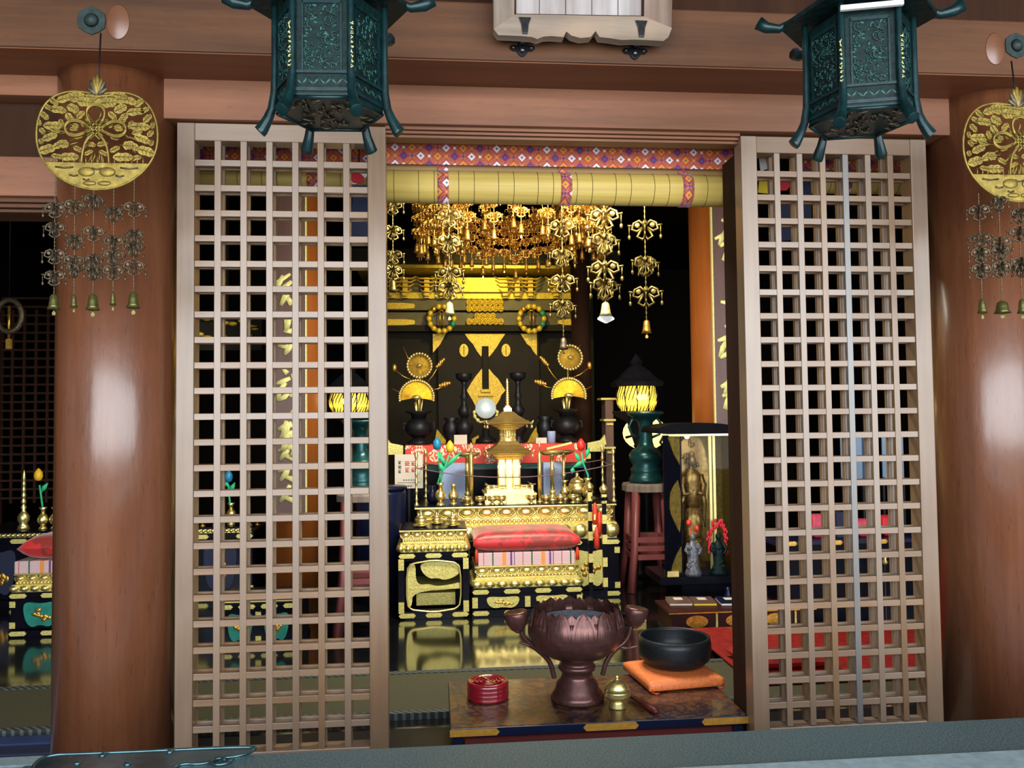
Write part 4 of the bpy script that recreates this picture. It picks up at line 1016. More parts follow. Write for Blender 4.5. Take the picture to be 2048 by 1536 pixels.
# ------------------------------------------------ rear altar table with red cloth
YR = 4.35
q, k = G(985, 900, YR); zt = at(985, 888, YR).z
t = thing('rear_table', 'long gilt-ended table with red flowered cloth behind the altar', 'table', (q.x, YR, 0))
X = lambda u: at(u, 890, YR).x-q.x
obj('table_top', B().b6(X(792), X(1186), -.22, .22, zt-.045, zt), 'black', t, bevel=.002)
for s, ua, ub in ((-1, 776, 808), (1, 1200, 1166)):
    a, c = X(ua), X(ub)
    obj('upturned_end', B().prism([(a, zt+17*k), (a+(c-a)*.25, zt+6*k), (c, zt+1*k), (c, zt-16*k), (a+(c-a)*.05, zt-16*k), (a+(c-a)*.05, zt-5*k), (a-(c-a)*.08, zt-2*k)], -.23, -.19).b6(min(a, c)+.01, max(a, c), -.225, .22, zt-.05, zt-.002), 'goldflat', t, 'gilt upturned table end')
    obj('leg', B().b6(c-.03, c+.03, -.19, -.12, 0, zt-.04), 'black', t); obj('leg', B().b6(c-.03, c+.03, .12, .19, 0, zt-.04), 'black', t)
    obj('gilt_fitting', B().b6(c-.035, c+.035, -.195, -.185, zt-.14, zt-.09), 'goldflat', t)
obj('lower_panel', B().b6(X(808), X(1166), .1, .12, 0, zt-.05), 'black', t)
obj('teal_band', B().b6(X(850), X(1165), -.17, -.165, zt-48*k, zt-34*k), 'teal', t)
cl = solo('table_cloth', B().b6(X(812), X(1162), -.015, .0, -36*k, 0).b6(X(812), X(1162), -.015, .40, 0, .004), 'kiku', 'red cloth with white flowers hanging from the rear table', 'cloth', (q.x, YR-.232, zt), bevel=.004)
def onrear(u, y=0): p = at(u, 885, YR+y); return (p.x, YR+y, zt+.005), kk(p)
BIGV = [('foot', [(22, 0), (23, 5), (14, 10), (12, 14)]), ('body', [(12, 14), (24, 22), (27, 34), (22, 46), (14, 52)]), ('mouth', [(14, 52), (16, 60), (28, 66), (27, 67), (12, 60)])]
for u, l, flip in ((838, 'large black vase with golden lotus leaves at the left of the rear table', 1), (1134, 'large black vase with golden lotus leaves at the right of the rear table', -1)):
    p, k = onrear(u); t = thing('lotus_vase', l, 'vase', p, group='black vases with golden lotus')
    for nm, pr in BIGV: obj(nm, B().lathe([(r*k, h*k) for r, h in pr], 28), 'blackmat', t)
    for s in (-1, 1): obj('handle', B().tube([(s*22*k, 0, 40*k), (s*30*k, 0, 44*k), (s*31*k, 0, 32*k), (s*25*k, 0, 26*k)], 2*k, 6), 'blackmat', t)
    fl = thing('golden_lotus', ('spray of golden metal lotus leaves in the left black vase' if flip > 0 else 'spray of golden metal lotus leaves in the right black vase'), 'flower', (p[0], p[1], p[2]+58*k), group='golden lotus sprays')
    def fan(cx, cz, r, full, tilt=0):
        n = 26; b = B(); vs = [(cx*k, -.03, (cz-(0 if full else r*.35))*k)]; c0 = vs[0]
        a0, a1 = (0, 2*PI) if full else (-.25, PI+.25)
        m_ = n*2
        for i in range(m_+1):
            a = a0+(a1-a0)*i/m_; rr = r*(1.0 if i % 2 else .93); y = -.035 if i % 2 else -.01
            vs.append((c0[0]+rr*math.cos(a)*k, y+(.03 if full else .0), c0[2]+rr*math.sin(a)*k*(.95 if full else 1.0)))
        fs = [(0, i+1, i+2) for i in range(m_)]
        vs2 = [(x, y+.006, z) for x, y, z in vs]; o = len(vs)
        b.add(vs+vs2, fs+[tuple(q_+o for q_ in f[::-1]) for f in fs]+[(i+1, i+1+o, i+2+o, i+2) for i in range(m_)], False)
        b.ell(c0, (r*.28*k, .03, r*.16*k), 10, 6)
        for i in range(n if full else n//1):
            a = a0+(a1-a0)*(i+.5)/n; b.ell((c0[0]+r*math.cos(a)*k, -.03, c0[2]+r*math.sin(a)*k), (3.2*k, .01, 3.2*k), 6, 4)
        return b
    obj('leaf_fan', fan(-3*flip, -0+38, 33, False), 'goldleafy', fl) if False else None
    obj('leaf_fan', fan(-4*flip, 48, 34, False), 'gold', fl)
    obj('leaf_disc', fan(2*flip+(0 if flip > 0 else 10), 100 if flip > 0 else 112, 24, True), 'gold', fl)
    st = B()
    for x0, x1, z1 in ((-3, -6, 30), (0, 0, 60), (3, 4, 90), (5, 8, 34), (-6, -8, 26)):
        st.tube([(x0*k*.5, 0, -12*k), (x1*k*.7, 0, z1*k*.5), (x1*k, 0, z1*k)], 1.7*k, 5)
    obj('stems', st, 'gold', fl)
    b = B()
    for (x0, z0, x1, z1, s) in ((12, 60, 44, 105, 1), (18, 50, 58, 62, 1), (-10, 70, -48, 92, .7), (-14, 40, -52, 54, .6), (-8, 90, -30, 138, .5)):
        b.tube([(x0*flip*-1*k if False else x0*flip*k, .01, z0*k), ((x0+x1)/2*flip*k, .01, (z0+z1)/2*k-3*k), (x1*flip*k, .01, z1*k)], 1.1*k, 4)
    obj('thin_stems', b, 'goldamber', fl)
    for (x1, z1, a, L_) in ((44, 105, .8, 22), (52, 62, .25, 18)):
        lf = B()
        for j in range(5): lf.ell(((x1*flip+flip*(j-2)*5*math.cos(a))*k, 0, (z1+(j-2)*5*math.sin(a))*k), (3.4*k, .012, 6.5*k*(1-abs(j-2)*.2)), 7, 5)
        obj('curled_leaf', lf, 'goldamber', fl)
    obj('bud', B().ell((-48*flip*k, 0, 96*k), (5*k, .02, 8*k)), 'goldamber', fl)
CND = [('foot', [(17, 0), (18, 4), (10, 9), (12, 16), (20, 26), (21, 36), (14, 46), (8, 52)]), ('stem', [(8, 52), (14, 60), (15, 68), (8, 76), (6, 88), (10, 94), (6, 100), (5, 118), (8, 124)]), ('pan', [(8, 124), (18, 130), (20, 140), (18, 141), (10, 134), (0, 133)])]
for u, l in ((929, 'black candlestick left of the round mirror'), (1037, 'black candlestick right of the round mirror')):
    p, k = onrear(u, .05); t = thing('candlestick', l, 'candlestick', p, group='tall black candlesticks')
    for nm, pr in CND: obj(nm, B().lathe([(r*k*.85, h*k) for r, h in pr], 22), 'blackmat', t)
p, k = onrear(972, .1)
t = thing('round_mirror', 'round silver mirror on a scrolled gilt stand behind the pagoda', 'mirror', p)
obj('disc', B().lathe([(0, -.008), (20.5*k, -.008), (21*k, 0), (20.5*k, .008), (0, .008)], 40, M=TR(0, 0, 70*k) @ Matrix.Rotation(PI/2-.12, 4, 'X')), 'mirror', t)
b = B()
for s in (-1, 1):
    b.tube([(0, 0, 44*k), (s*12*k, -.01, 42*k), (s*22*k, -.01, 52*k), (s*24*k, -.01, 62*k), (s*20*k, -.01, 66*k)], 2.6*k, 6)
    for z, x in ((62, 23), (54, 22), (46, 16)): b.ell((s*x*k, -.015, z*k), (4*k, .01, 4*k), 7, 5)
obj('scroll_stand', b, 'goldflat', t)
obj('base', B().lathe([(22*k, 0), (20*k, 8*k), (8*k, 14*k), (5*k, 44*k)], 20), 'blackmat', t)
p, k = onrear(921, -.12); solo('small_box', B().b6(-13*k, 13*k, -.03, .03, 0, 19*k), 'paper', 'small grey-beige box on the rear table below the left candlestick', 'box', p, bevel=.002)
p, k = onrear(1082, -.12); solo('small_box', B().b6(-11*k, 11*k, -.03, .03, 0, 11*k), 'paper', 'low grey-beige box on the rear table beside the pale cup', 'box', p, bevel=.002)
p, k = onrear(1103, -.12); solo('pale_cup', B().lathe([(8*k, 0), (8.5*k, 22*k), (8*k, 24*k), (6*k, 23*k), (6*k, 3*k), (0, 3*k)], 18), 'tealpale' if False else 'palebox', 'pale blue-green cylindrical cup at the right of the rear table', 'cup', p)
for u, l in ((903, 'small dark incense vase beside the left black candlestick'), (1090, 'small dark incense vase near the right black vase')):
    p, k = onrear(u, .12); solo('incense_vase', B().lathe([(13*k, 0), (9*k, 8*k), (16*k, 20*k), (17*k, 34*k), (10*k, 44*k), (17*k, 52*k), (15*k, 52*k), (0, 40*k)], 20), 'blackmat', l, 'vase', p, 'small dark incense vases')

# sign board and lacquer chest at the left of the altar
q, k = G(818, 977, 3.66)
t = thing('notice_board', 'beige notice board with brown and red characters left of the altar', 'sign', (q.x, 3.66, q.z))
obj('board', B().b6(-28*k, 28*k, 0, .012, 0, 68*k), 'paper', t, bevel=.001)
def glyph(b, cx, cz, s, seed, y, th=.14):
    rn = random.Random(seed)
    for i in range(3): z = cz+s*(.38-.36*i)+rn.uniform(-.03, .03)*s; w = s*rn.uniform(.3, .48); b.box((cx, y, z), (w*2, .002, s*th))
    for i in range(2+seed % 2): x = cx+s*(-.28+.3*i)+rn.uniform(-.05, .05)*s; b.box((x, y, cz+rn.uniform(-.1, .1)*s), (s*th, .002, s*rn.uniform(.5, .85)))
    b.box((0, 0, 0), (s*.5, .002, s*th), M=TR(cx-s*.12, y, cz-s*.2) @ Matrix.Rotation(.8, 4, 'Y'))
b = B(); [glyph(b, -18*k, (52-i*9)*k, 7*k, i, -.002) for i in range(3)]; obj('lettering', b, 'board', t)
b = B()
for i in range(2): glyph(b, -3*k, (50-i*13)*k, 10*k, 5+i, -.002, .1); glyph(b, 9*k, (50-i*13)*k, 10*k, 8+i, -.002, .1)
obj('lettering', b, 'redorn', t, 'red characters')
b = B(); [b.box(((-10+i*5)*k, -.002, 17*k), (3*k, .002, 2*k)) for i in range(5)]; b.box((0, -.002, 12*k), (46*k, .002, .7*k)); [b.box(((-6+i*5)*k, -.002, 5*k), (3*k, .002, 3*k)) for i in range(3)]
obj('lettering', b, 'board', t)
obj('prop', B().b6(-2*k, 2*k, .012, .03, -q.z, 30*k), 'blackmat', t)
q, k = G(806, 1100, 3.2)
t = thing('lacquer_chest', 'blue-black lacquered round chest behind the side table', 'chest', (q.x-.18, 3.35, 0))
h = at(806, 980, 3.2).z
obj('body', B().lathe([(.2, 0), (.2, h*.95), (.19, h)], 40), 'blueblack', t); obj('lid', B().lathe([(.21, h), (.21, h+.02), (0, h+.024)], 40), 'blueblack', t)
# ------------------------------------------------ shrine at the back
YS = 6.0; q0, KS = G(970, 880, YS)
def sx(u): return at(u, 740, YS).x-q0.x
def sz_(v, u=970): return at(u, v, YS).z
t = thing('shrine', 'large dark shrine with gilt fittings at the back of the hall', 'shrine', (q0.x, YS, 0))
obj('body', B().b6(sx(740), sx(1185), .05, .9, 0, sz_(640)), 'shrineblack', t) if False else None
MT['shrinewood'] = mat('shrine_dark_wood', s2l(34, 29, 20), .6, 0, .2, 6, .05, spec=.1)
MT['shrinedoor'] = mat('shrine_door', s2l(42, 37, 33), .7, 0, .12, 4, .03, spec=.1)
MT['olive'] = mat('shrine_olive_board', s2l(78, 66, 24), .55, 0, .25, 8, .05)
obj('body', B().b6(sx(730), sx(1190), .06, .9, 0, sz_(560)), 'shrinewood', t)
obj('door_leaf', B().b6(sx(876), sx(969), -.01, .04, sz_(905), sz_(666)), 'shrinedoor', t); obj('door_leaf', B().b6(sx(972), sx(1078), -.01, .04, sz_(905), sz_(666)), 'shrinedoor', t)
def sp_(pts, m='goldshrine', nm='gilt_fitting', y0=-.022, y1=-.01, lab=None):
    return obj(nm, B().prism([(sx(u), sz_(v, u)) for u, v in pts], y0, y1), m, t, lab)
sp_([(930, 668), (1011, 668), (1000, 684), (994, 694), (985, 706), (978, 714), (974, 700), (964, 700), (963, 714), (955, 704), (946, 688), (938, 680)])
sp_([(963, 738), (978, 738), (986, 748), (996, 758), (1002, 768), (1010, 781), (1002, 790), (998, 800), (990, 812), (950, 812), (944, 800), (938, 790), (933, 781), (942, 766), (950, 754)], lab='diamond-shaped gilt door plate')
sp_([(1042, 668), (1074, 668), (1074, 712), (1066, 702), (1062, 694), (1054, 688)]); sp_([(866, 668), (892, 668), (880, 690), (866, 706)])
sp_([(1074, 848), (1074, 890), (1050, 890), (1060, 870)]); sp_([(873, 858), (890, 880), (893, 895), (866, 895)]); sp_([(942, 878), (956, 870), (956, 892), (944, 890)])
for u in (928, 1012): obj('oval_pull', B().prism(ellipse(sx(u), sz_(701), 9*KS, 13*KS, 18), -.025, -.01), 'goldshrine', t); obj('pull_slit', B().b6(sx(u)-.6*KS, sx(u)+.6*KS, -.028, -.024, sz_(711), sz_(692)), 'shrinewood', t)
obj('door_bar', B().b6(sx(964), sx(977), -.05, -.022, sz_(778), sz_(693)), 'shrinewood', t, bevel=.004)
obj('latch', B().b6(sx(961), sx(980), -.06, -.022, sz_(785), sz_(779)).b6(sx(955), sx(986), -.05, -.022, sz_(793), sz_(788)), 'goldshrine', t, bevel=.004)
obj('lintel', B().b6(sx(740), sx(1180), -.08, .05, sz_(664), sz_(652)), 'shrinewood', t, bevel=.004)
obj('frieze_board', B().b6(sx(740), sx(1180), -.05, .05, sz_(651), sz_(626)), 'olive', t)
obj('frieze_board', B().b6(sx(740), sx(1180), -.07, .05, sz_(622), sz_(600)), 'olive', t)
for vv in (646, 614):
    for a, c in ((740, 828), (1115, 1170)):
        obj('gilt_band', B().prism(smooth_poly([(sx(a), sz_(vv+6)), (sx(c), sz_(vv+6)), (sx(c)+.02, sz_(vv)), (sx(c), sz_(vv-6)), (sx(a), sz_(vv-6))], 1), -.085, -.07), 'goldshrine', t)
for vv, n in ((645, 7), (619, 7), (634, 4), (607, 7)):
    for i in range(n):
        u = 970+(i-(n-1)/2)*10.5
        b = B(); c = (sx(u), -.09, sz_(vv))
        for j in range(5): a = 2*PI*j/5+i; b.ell((c[0]+3.6*KS*math.cos(a), c[1], c[2]+4.2*KS*math.sin(a)), (2.4*KS, .012, 2.8*KS), 6, 4)
        b.ell(c, (2.6*KS, .02, 2.6*KS), 6, 4); b.tube([(c[0]+5.5*KS*math.cos(a_), c[1], c[2]+6.5*KS*math.sin(a_)) for a_ in [i2*PI/4 for i2 in range(8)]], 1.1*KS, 4, closed=True)
        obj('rosette', b, 'goldshrine', t)
# cornice with brackets
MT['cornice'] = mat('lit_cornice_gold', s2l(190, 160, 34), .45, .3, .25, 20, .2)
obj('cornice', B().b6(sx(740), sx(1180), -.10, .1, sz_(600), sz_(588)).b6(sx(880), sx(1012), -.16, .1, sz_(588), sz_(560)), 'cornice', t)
obj('cornice_board', B().b6(sx(740), sx(1180), -.04, .1, sz_(588), sz_(556)), 'olive', t)
for u in (786, 812, 855, 886, 1010, 1034, 1060, 1110, 1150):
    b = B()
    for j, (v, w_) in enumerate(((596, 8), (588, 13), (578, 17), (570, 20), (563, 22))):
        z = sz_(v); b.tube([(sx(u)-w_*KS, -.16, z+5*KS), (sx(u)-w_*.6*KS, -.18, z), (sx(u)+w_*.6*KS, -.18, z), (sx(u)+w_*KS, -.16, z+5*KS)], 1.5*KS, 5)
    b.b6(sx(u)-5*KS, sx(u)+5*KS, -.15, -.02, sz_(600), sz_(560))
    obj('bracket', b, 'goldshrine', t)
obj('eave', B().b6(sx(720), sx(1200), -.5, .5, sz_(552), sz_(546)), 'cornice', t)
obj('roof', B().b6(sx(700), sx(1220), -.6, .9, sz_(546), sz_(520)), 'shrinewood', t)
for u, l in ((1063, 'round gilt wreath on the shrine front, right of the centre'), (883, 'round gilt wreath on the shrine front, left of the centre')):
    c = at(u, 638, YS-.12); k = kk(c); r = thing('gilt_wreath', l, 'ornament', tuple(c), group='gilt wreaths on the shrine front')
    obj('ring', B().tube([(25*k*math.cos(a), 0, 25*k*math.sin(a)) for a in [2*PI*j/28 for j in range(28)]], 4.5*k, 6, closed=True), 'goldshrine', r)
    for j in range(14): a = 2*PI*j/14; obj('blossom', B().ell((25*k*math.cos(a), -.02, 25*k*math.sin(a)), (6*k, .02, 6*k), 7, 5), ('goldshrine', 'teal', 'goldamber')[j % 3] if j % 4 == 1 else 'goldshrine', r)
    obj('cord', B().tube([(-3*k, -.01, 16*k), (-3*k, -.01, -14*k)], 1.6*k, 5).tube([(4*k, -.01, 16*k), (4*k, -.01, -14*k)], 1.6*k, 5).tube([(-8*k, -.01, 12*k), (0, -.01, 18*k), (8*k, -.01, 12*k)], 1.6*k, 5), 'goldamber', r)
    obj('mount', B().b6(-3*k, 3*k, 0, .12, 22*k, 28*k), 'goldamber', r)
# dark columns behind right
for u, rad, l in ((1165, .10, 'dark slim pillar right of the shrine door'),):
    q = at(u, 900, 5.2); struct('column', B().lathe([(rad, 0), (rad, 3.5)], 20), 'darkwood', (q.x, 5.2, 0), label=l)
# tiered gilt-edged stand right of the rear table
q, k = G(1218, 1000, 4.5)
t = thing('tiered_stand', 'dark tiered stand with gilt edges between altar and lantern', 'stand', (q.x, 4.5, 0))
for i, (v, w_) in enumerate(((796, 34), (838, 24), (846, 14), (893, 22), (902, 12))):
    z = at(1218, v, 4.5).z; obj('tier', B().b6(-w_*k*.5, w_*k*.5, -.1, .1, z-.02, z), 'goldflat', t, bevel=.003)
obj('core', B().b6(-8*k, 8*k, -.08, .1, 0, at(1218, 800, 4.5).z), 'board', t)

# ------------------------------------------------ canopy of chains
cq, CK = G(1028, 400, 2.75)
zr = at(1028, 404, 3.3).z
RC = .72; CY = 2.95
t = thing('gilt_canopy', 'round gilt canopy frame above the seat, mostly behind the blind', 'canopy', (cq.x, CY, 0))
RCX = cq.x
rows = [(RC, 0), (RC, .07), (RC-.03, .07), (RC-.03, 0)]
obj('ring', B().lathe([(RC, zr), (RC, zr+.08), (RC-.02, zr+.08), (RC-.02, zr), (RC, zr)], 6, ang=PI/6, smooth=False), 'gold', t)
obj('roof', B().lathe([(RC+.06, zr+.09), (RC*.5, zr+.25), (.05, zr+.42)], 6, ang=PI/6, smooth=False), 'goldamber', t)
obj('hanging_rod', B().tube([(0, 0, zr+.4), (0, 0, 3.5)], .015, 6), 'blackmat', t)
lb = thing('canopy_chain', 'amber gold chain of pierced plates ending in a bell, hanging from the round canopy', 'ornament', (RCX, CY, zr), group='gold chains of the canopy')
kC = .0036
obj('chain', chain(.02, -.44, .004, .02), 'goldamber', lb)
pp0 = obj('plate', flower_plate(.115, .095, 0, 0, 1.6), 'goldamber', lb, loc=(0, 0, -.07))
cc0 = obj('cross_plate', flower_plate(.08, .07, 0, 1, 1.5), 'goldamber', lb, loc=(0, 0, -.07), rz=PI/2)
for z, a in ((-.15, .3), (-.24, -.3), (-.345, .15)): inst(pp0, lb, (0, 0, z), rz=a); inst(cc0, lb, (0, 0, z), rz=PI/2+a)
obj('bell', bell_prof(.048, .075), 'goldamber', lb, loc=(0, 0, -.44))
km = kids_map(); first = True
NST = 46
ORD = ['first', 'second', 'third', 'fourth', 'fifth', 'sixth', 'seventh', 'eighth', 'ninth', 'tenth', 'eleventh', 'twelfth', 'thirteenth', 'fourteenth', 'fifteenth', 'sixteenth', 'seventeenth', 'eighteenth', 'nineteenth', 'twentieth', 'twenty-first', 'twenty-second', 'twenty-third', 'twenty-fourth', 'twenty-fifth']
allst = []
for i in range(NST):
    a = 2*PI*(i+.5)/NST; rr = RC-.02+random.uniform(-.03, .03)
    p_ = (RCX+rr*math.cos(a), CY+rr*math.sin(a), zr+random.uniform(-.03, .015))
    if math.sin(a) < -.75 and abs(math.cos(a)) < .6 and i % 2: continue
    if first: lb.location = p_; lb.rotation_euler = (0, 0, a+PI/2); first = False; c = lb
    else: c = fast_copy(lb, km, p_, rz=a+PI/2+random.uniform(-.4, .4)); s_ = random.uniform(.9, 1.06); c.scale = (s_, s_, s_)
    allst.append(('front' if math.sin(a) < 0 else 'rear', p_[0], c, 'outer ring'))
for i in range(18):
    a = 2*PI*(i+.3)/18; rr = RC*.82
    p_ = (RCX+rr*math.cos(a), CY+rr*math.sin(a), zr+.06+random.uniform(-.03, .03)); c = fast_copy(lb, km, p_, rz=a)
    c['group'] = 'inner gold chains of the canopy'; allst.append(('front' if math.sin(a) < 0 else 'rear', p_[0], c, 'inner ring'))
for ring in ('outer ring', 'inner ring'):
    for arc in ('front', 'rear'):
        ls = sorted([x for x in allst if x[0] == arc and x[3] == ring], key=lambda x: x[1])
        for j, x in enumerate(ls): x[2]['label'] = '%s from left in the %s arc, %s, of the amber canopy bell chains' % (ORD[j], arc, ring)
# bigger strands hanging lower
def big_strand(u, vbell, Y, plates, wpx, bw, bh, m, mb, label, vtop=380):
    p = at(u, vbell, Y); k = kk(p); H = at(u, vtop, Y).z-p.z
    st_ = strand('hanging_chain', label, tuple(p), 3.5-p.z, [at(u, v, Y).z-p.z for v in plates], wpx*1.25*k, wpx*1.05*k, 0, bw*k, bh*k, m, 'large gold hanging chains', mb)
MT['bellpale'] = mat('pale_brass_bell', s2l(196, 184, 124), .4, .6, .2, 50, .2)
big_strand(900, 605, 2.0, (440, 500, 560), 46, 28, 30, 'brassdim', 'bellpale', 'large chain with a pale bell left of the shrine door') if False else None
MT['brassdim'] = mat('dim_brass', s2l(104, 88, 44), .42, .75, .4, 50, .3)
big_strand(899, 604, 1.9, (430, 482, 545, 575), 46, 24, 26, 'brassdim', 'bellpale', 'large chain with a pale bell, left one, in front of the shrine')
def lip():
    p = at(1211, 604, 1.7); k = kk(p); st = [o for o in bpy.data.objects if o.get('label', '').startswith('large chain whose')][0]
    obj('lip_plate', B().prism([(x*k, z*k) for x, z in smooth_poly([(-19, -34), (-10, -27), (0, -29), (10, -27), (19, -34), (10, -39), (0, -44), (-10, -39)], 1)], -.006, .0), 'white', st, 'white notched plate under the bell')
big_strand(1211, 604, 1.7, (430, 480, 535, 570), 54, 28, 28, 'brassdim', 'bellpale', 'large chain whose white-lipped bell hangs right of the shrine')
lip()
big_strand(1293, 640, 1.9, (452, 525, 585), 50, 22, 26, 'brassdim', 'goldamber', 'separate large chain, rightmost of the hanging chains')
big_strand(1127, 675, 2.1, (450, 510, 560, 612), 46, 20, 24, 'brassdim', 'brassold', 'large chain hanging in front of the right gilt wreath')
big_strand(786, 560, 1.9, (410, 460, 510, 540), 36, 18, 24, 'brassdim', 'brassdim', 'chain just inside the left edge of the opening')

# ------------------------------------------------ lanterns with light
def glow_lantern(u, vt, vb, Y, label, whalf):
    q, k = G(u, vb, Y); t = thing('standing_lantern', label, 'lantern', (q.x, Y, 0), group='lit lanterns inside the hall')
    z0 = q.z; h = (vb-vt)*k
    W_ = whalf*k
    obj('glowing_drum', B().lathe([(W_*.84, z0), (W_*.96, z0+h*.3), (W_, z0+h*.6), (W_*.9, z0+h)], 36), 'lampglow', t, 'glowing yellow drum')
    b = B()
    for i in range(10):
        a = 2*PI*i/10+.1; b.tube([(W_*.86*math.cos(a), W_*.86*math.sin(a), z0), (W_*1.02*math.cos(a), W_*1.02*math.sin(a), z0+h*.6), (W_*.93*math.cos(a), W_*.93*math.sin(a), z0+h)], .006, 5)
    for j in range(2): pass
    obj('rib', b, 'blackmat', t)
    b = B()
    for i in range(34):
        a0 = 2*PI*i/34
        for s in (1,):
            b.tube([((W_*(.86+.15*min(1, f*1.6)-(.07*max(0, f-.6)/.4)))*math.cos(a0+s*f*.42), (W_*(.86+.15*min(1, f*1.6)-(.07*max(0, f-.6)/.4)))*math.sin(a0+s*f*.42), z0+h*f) for f in (0, .3, .6, 1)], .0045, 4)
    obj('mesh_wire', b, 'blackmat', t)
    obj('crest', B().prism([(x*k, z0+h*.5+z*k) for x, z in smooth_poly([(-13, 0), (-8, 8), (0, 6), (8, 8), (13, 0), (6, -7), (0, -4), (-6, -7)], 2)], -W_*1.03-.01, -W_*1.03), 'crestgrey', t)
    obj('roof', B().lathe([(W_*1.3, z0+h-2*k), (W_*1.34, z0+h+6*k), (W_*1.0, z0+h+14*k), (W_*.72, z0+h+26*k), (W_*.42, z0+h+36*k), (W_*.26, z0+h+40*k), (W_*.34, z0+h+46*k), (W_*.2, z0+h+54*k), (0, z0+h+64*k)], 6, ang=PI/6, smooth=False), 'blackdull', t, bevel=.004)
    obj('base', B().lathe([(W_*.5, 0), (W_*.5, .05), (W_*.2, .15), (W_*.16, z0-.3), (W_*.5, z0-.1), (W_*1.2, z0-.02), (W_*1.2, z0)], 24), 'blackmat', t)
    point('lantern_bulb', (q.x, Y-W_*1.6, z0+h*.5), 2.2, (1, .7, .3), .05)
MT['crestgrey'] = mat('grey_crest', s2l(150, 146, 120), .6, 0, .1, 20, .05)
glow_lantern(1274, 771, 822, 4.0, 'lit yellow lantern with black roof right of the altar', 41)
glow_lantern(700, 785, 824, 4.0, 'lit yellow lantern seen through the left lattice door', 42)
q, k = G(1290, 866, 4.3)
t = thing('round_paper_lamp', 'oval glowing paper lamp partly hidden by the bronze stand', 'lamp', (q.x, 4.3, q.z))
obj('shade', B().ell((0, 0, 0), (45*k, 30*k, 34*k), 24, 12), 'paperglow', t)
b = B()
for s in (-1, 1): b.tube([(s*44*k, -20*k, -8*k), (s*30*k, -30*k, -4*k), (s*22*k, -31*k, -18*k), (s*30*k, -29*k, -26*k)], 3*k, 5)
obj('painted_scroll', b, 'blackmat', t); obj('pole', B().b6(-.012, .012, -.012, .012, -q.z, -30*k), 'blackmat', t)
def stool_vase(u, Y, label1, label2, vt, vm, vfoot):
    q, k = G(u, vm, Y)
    t = thing('splayed_stool', label1, 'stool', (q.x, Y, 0), group='red-brown splayed stools')
    H = q.z
    obj('top', B().lathe([(50*k, H-16*k), (50*k, H-4*k), (47*k, H)], 8, ang=PI/8, smooth=False), 'grey', t, bevel=.003)
    for sx_ in (-1, 1):
        for sy_ in (-1, 1):
            obj('leg', B().tube([(sx_*28*k, sy_*28*k, H-14*k), (sx_*33*k, sy_*33*k, H*.4), (sx_*44*k, sy_*44*k, 0)], [9*k, 9*k, 10*k], 4), 'redstool', t)
    for f, sgn in ((.48, 1), (.40, 1), (.32, 1)):
        for sy_ in (-1, 1): obj('rail', B().b6(-34*k, 34*k, sy_*33*k-5*k, sy_*33*k+5*k, H*f-5*k, H*f+5*k), 'redstool', t); obj('rail', B().b6(sy_*33*k-5*k, sy_*33*k+5*k, -33*k, 33*k, H*f-5*k, H*f+5*k), 'redstool', t)
    v = thing('bronze_stand', label2, 'stand', (q.x, Y, H), group='green bronze stands on stools')
    pr = [(34, 0), (35, 8), (31, 14), (30, 22), (32, 28), (26, 34), (33, 46), (34, 56), (28, 66), (17, 72), (14, 82), (13, 108), (15, 122), (26, 132), (36, 138), (38, 142), (34, 143), (20, 134), (0, 130)]
    s = (vm-vt)/143
    obj('body', B().lathe([(r*k, h*k*s) for r, h in pr], 32), 'marblegreen', v)
    for s_ in (-1, 1): obj('scroll_handle', B().tube([(s_*13*k, 0, 90*k), (s_*28*k, 0, 96*k), (s_*34*k, 0, 112*k), (s_*28*k, 0, 124*k), (s_*22*k, 0, 130*k)], 3*k, 6), 'marblegreen', v)
stool_vase(1293, 3.5, 'red-brown splayed stool right of the altar', 'green bronze pedestal stand on the stool right of the altar', 824, 965, 1190)
stool_vase(722, 2.3, 'red-brown splayed stool behind the left lattice door', 'green bronze pedestal stand behind the left lattice door', 840, 985, 1190)

# ------------------------------------------------ glass cabinet with standing figure
YC = 2.75; q, k = G(1405, 1158, YC)
MT['pagodabar'] = mat('bright_gilt_moulding', s2l(250, 232, 150), .35, .3, .05, 30, .05)
t = thing('glass_cabinet', 'black glass cabinet lined with gold at the right of the opening', 'cabinet', (q.x, YC, q.z))
Wc, Dc, Hc = 158*k, .42, 300*k
H0 = q.z
x0, x1 = -42*k, 84*k
obj('stand', B().b6(x0, x1, .0, Dc, -H0, -.03), 'black', t, bevel=.003)
obj('base_plate', B().b6(x0-46*k, x1+6*k, -.05, Dc, -.03, 8*k).b6(x0-10*k, x1, -.02, Dc, 8*k, 16*k), 'black', t, bevel=.003)
obj('back', B().b6(x0, x1, Dc-.02, Dc, 14*k, Hc-12*k), 'goldmirror', t) if False else obj('back', B().b6(x0, x1, Dc-.02, Dc, 14*k, Hc-12*k), 'brass', t)
for a in (x0, x1-4*k): obj('corner_post', B().b6(a, a+4*k, 0, .014, 14*k, Hc-10*k), 'black', t)
obj('gilt_bar', B().b6(x0+74*k, x0+79*k, .06, .08, 14*k, Hc-12*k), 'pagodabar', t); obj('gilt_bar', B().b6(x0+66*k, x0+71*k, .06, .08, 14*k, Hc-12*k), 'pagodabar', t)  # pale strips painting the bright vertical reflections inside the cabinet
point('cabinet_lamp', (q.x+x0+20*k, YC+.05, q.z+Hc-15*k), .8, (1, .88, .6), .02)  # added fill light, put in to brighten the pale strips
obj('side_wall', B().b6(x1-.006, x1, .014, Dc-.02, 14*k, Hc-12*k), 'brass', t); obj('side_wall', B().b6(x0, x0+.006, .014, Dc-.02, 14*k, Hc-12*k), 'brass', t)
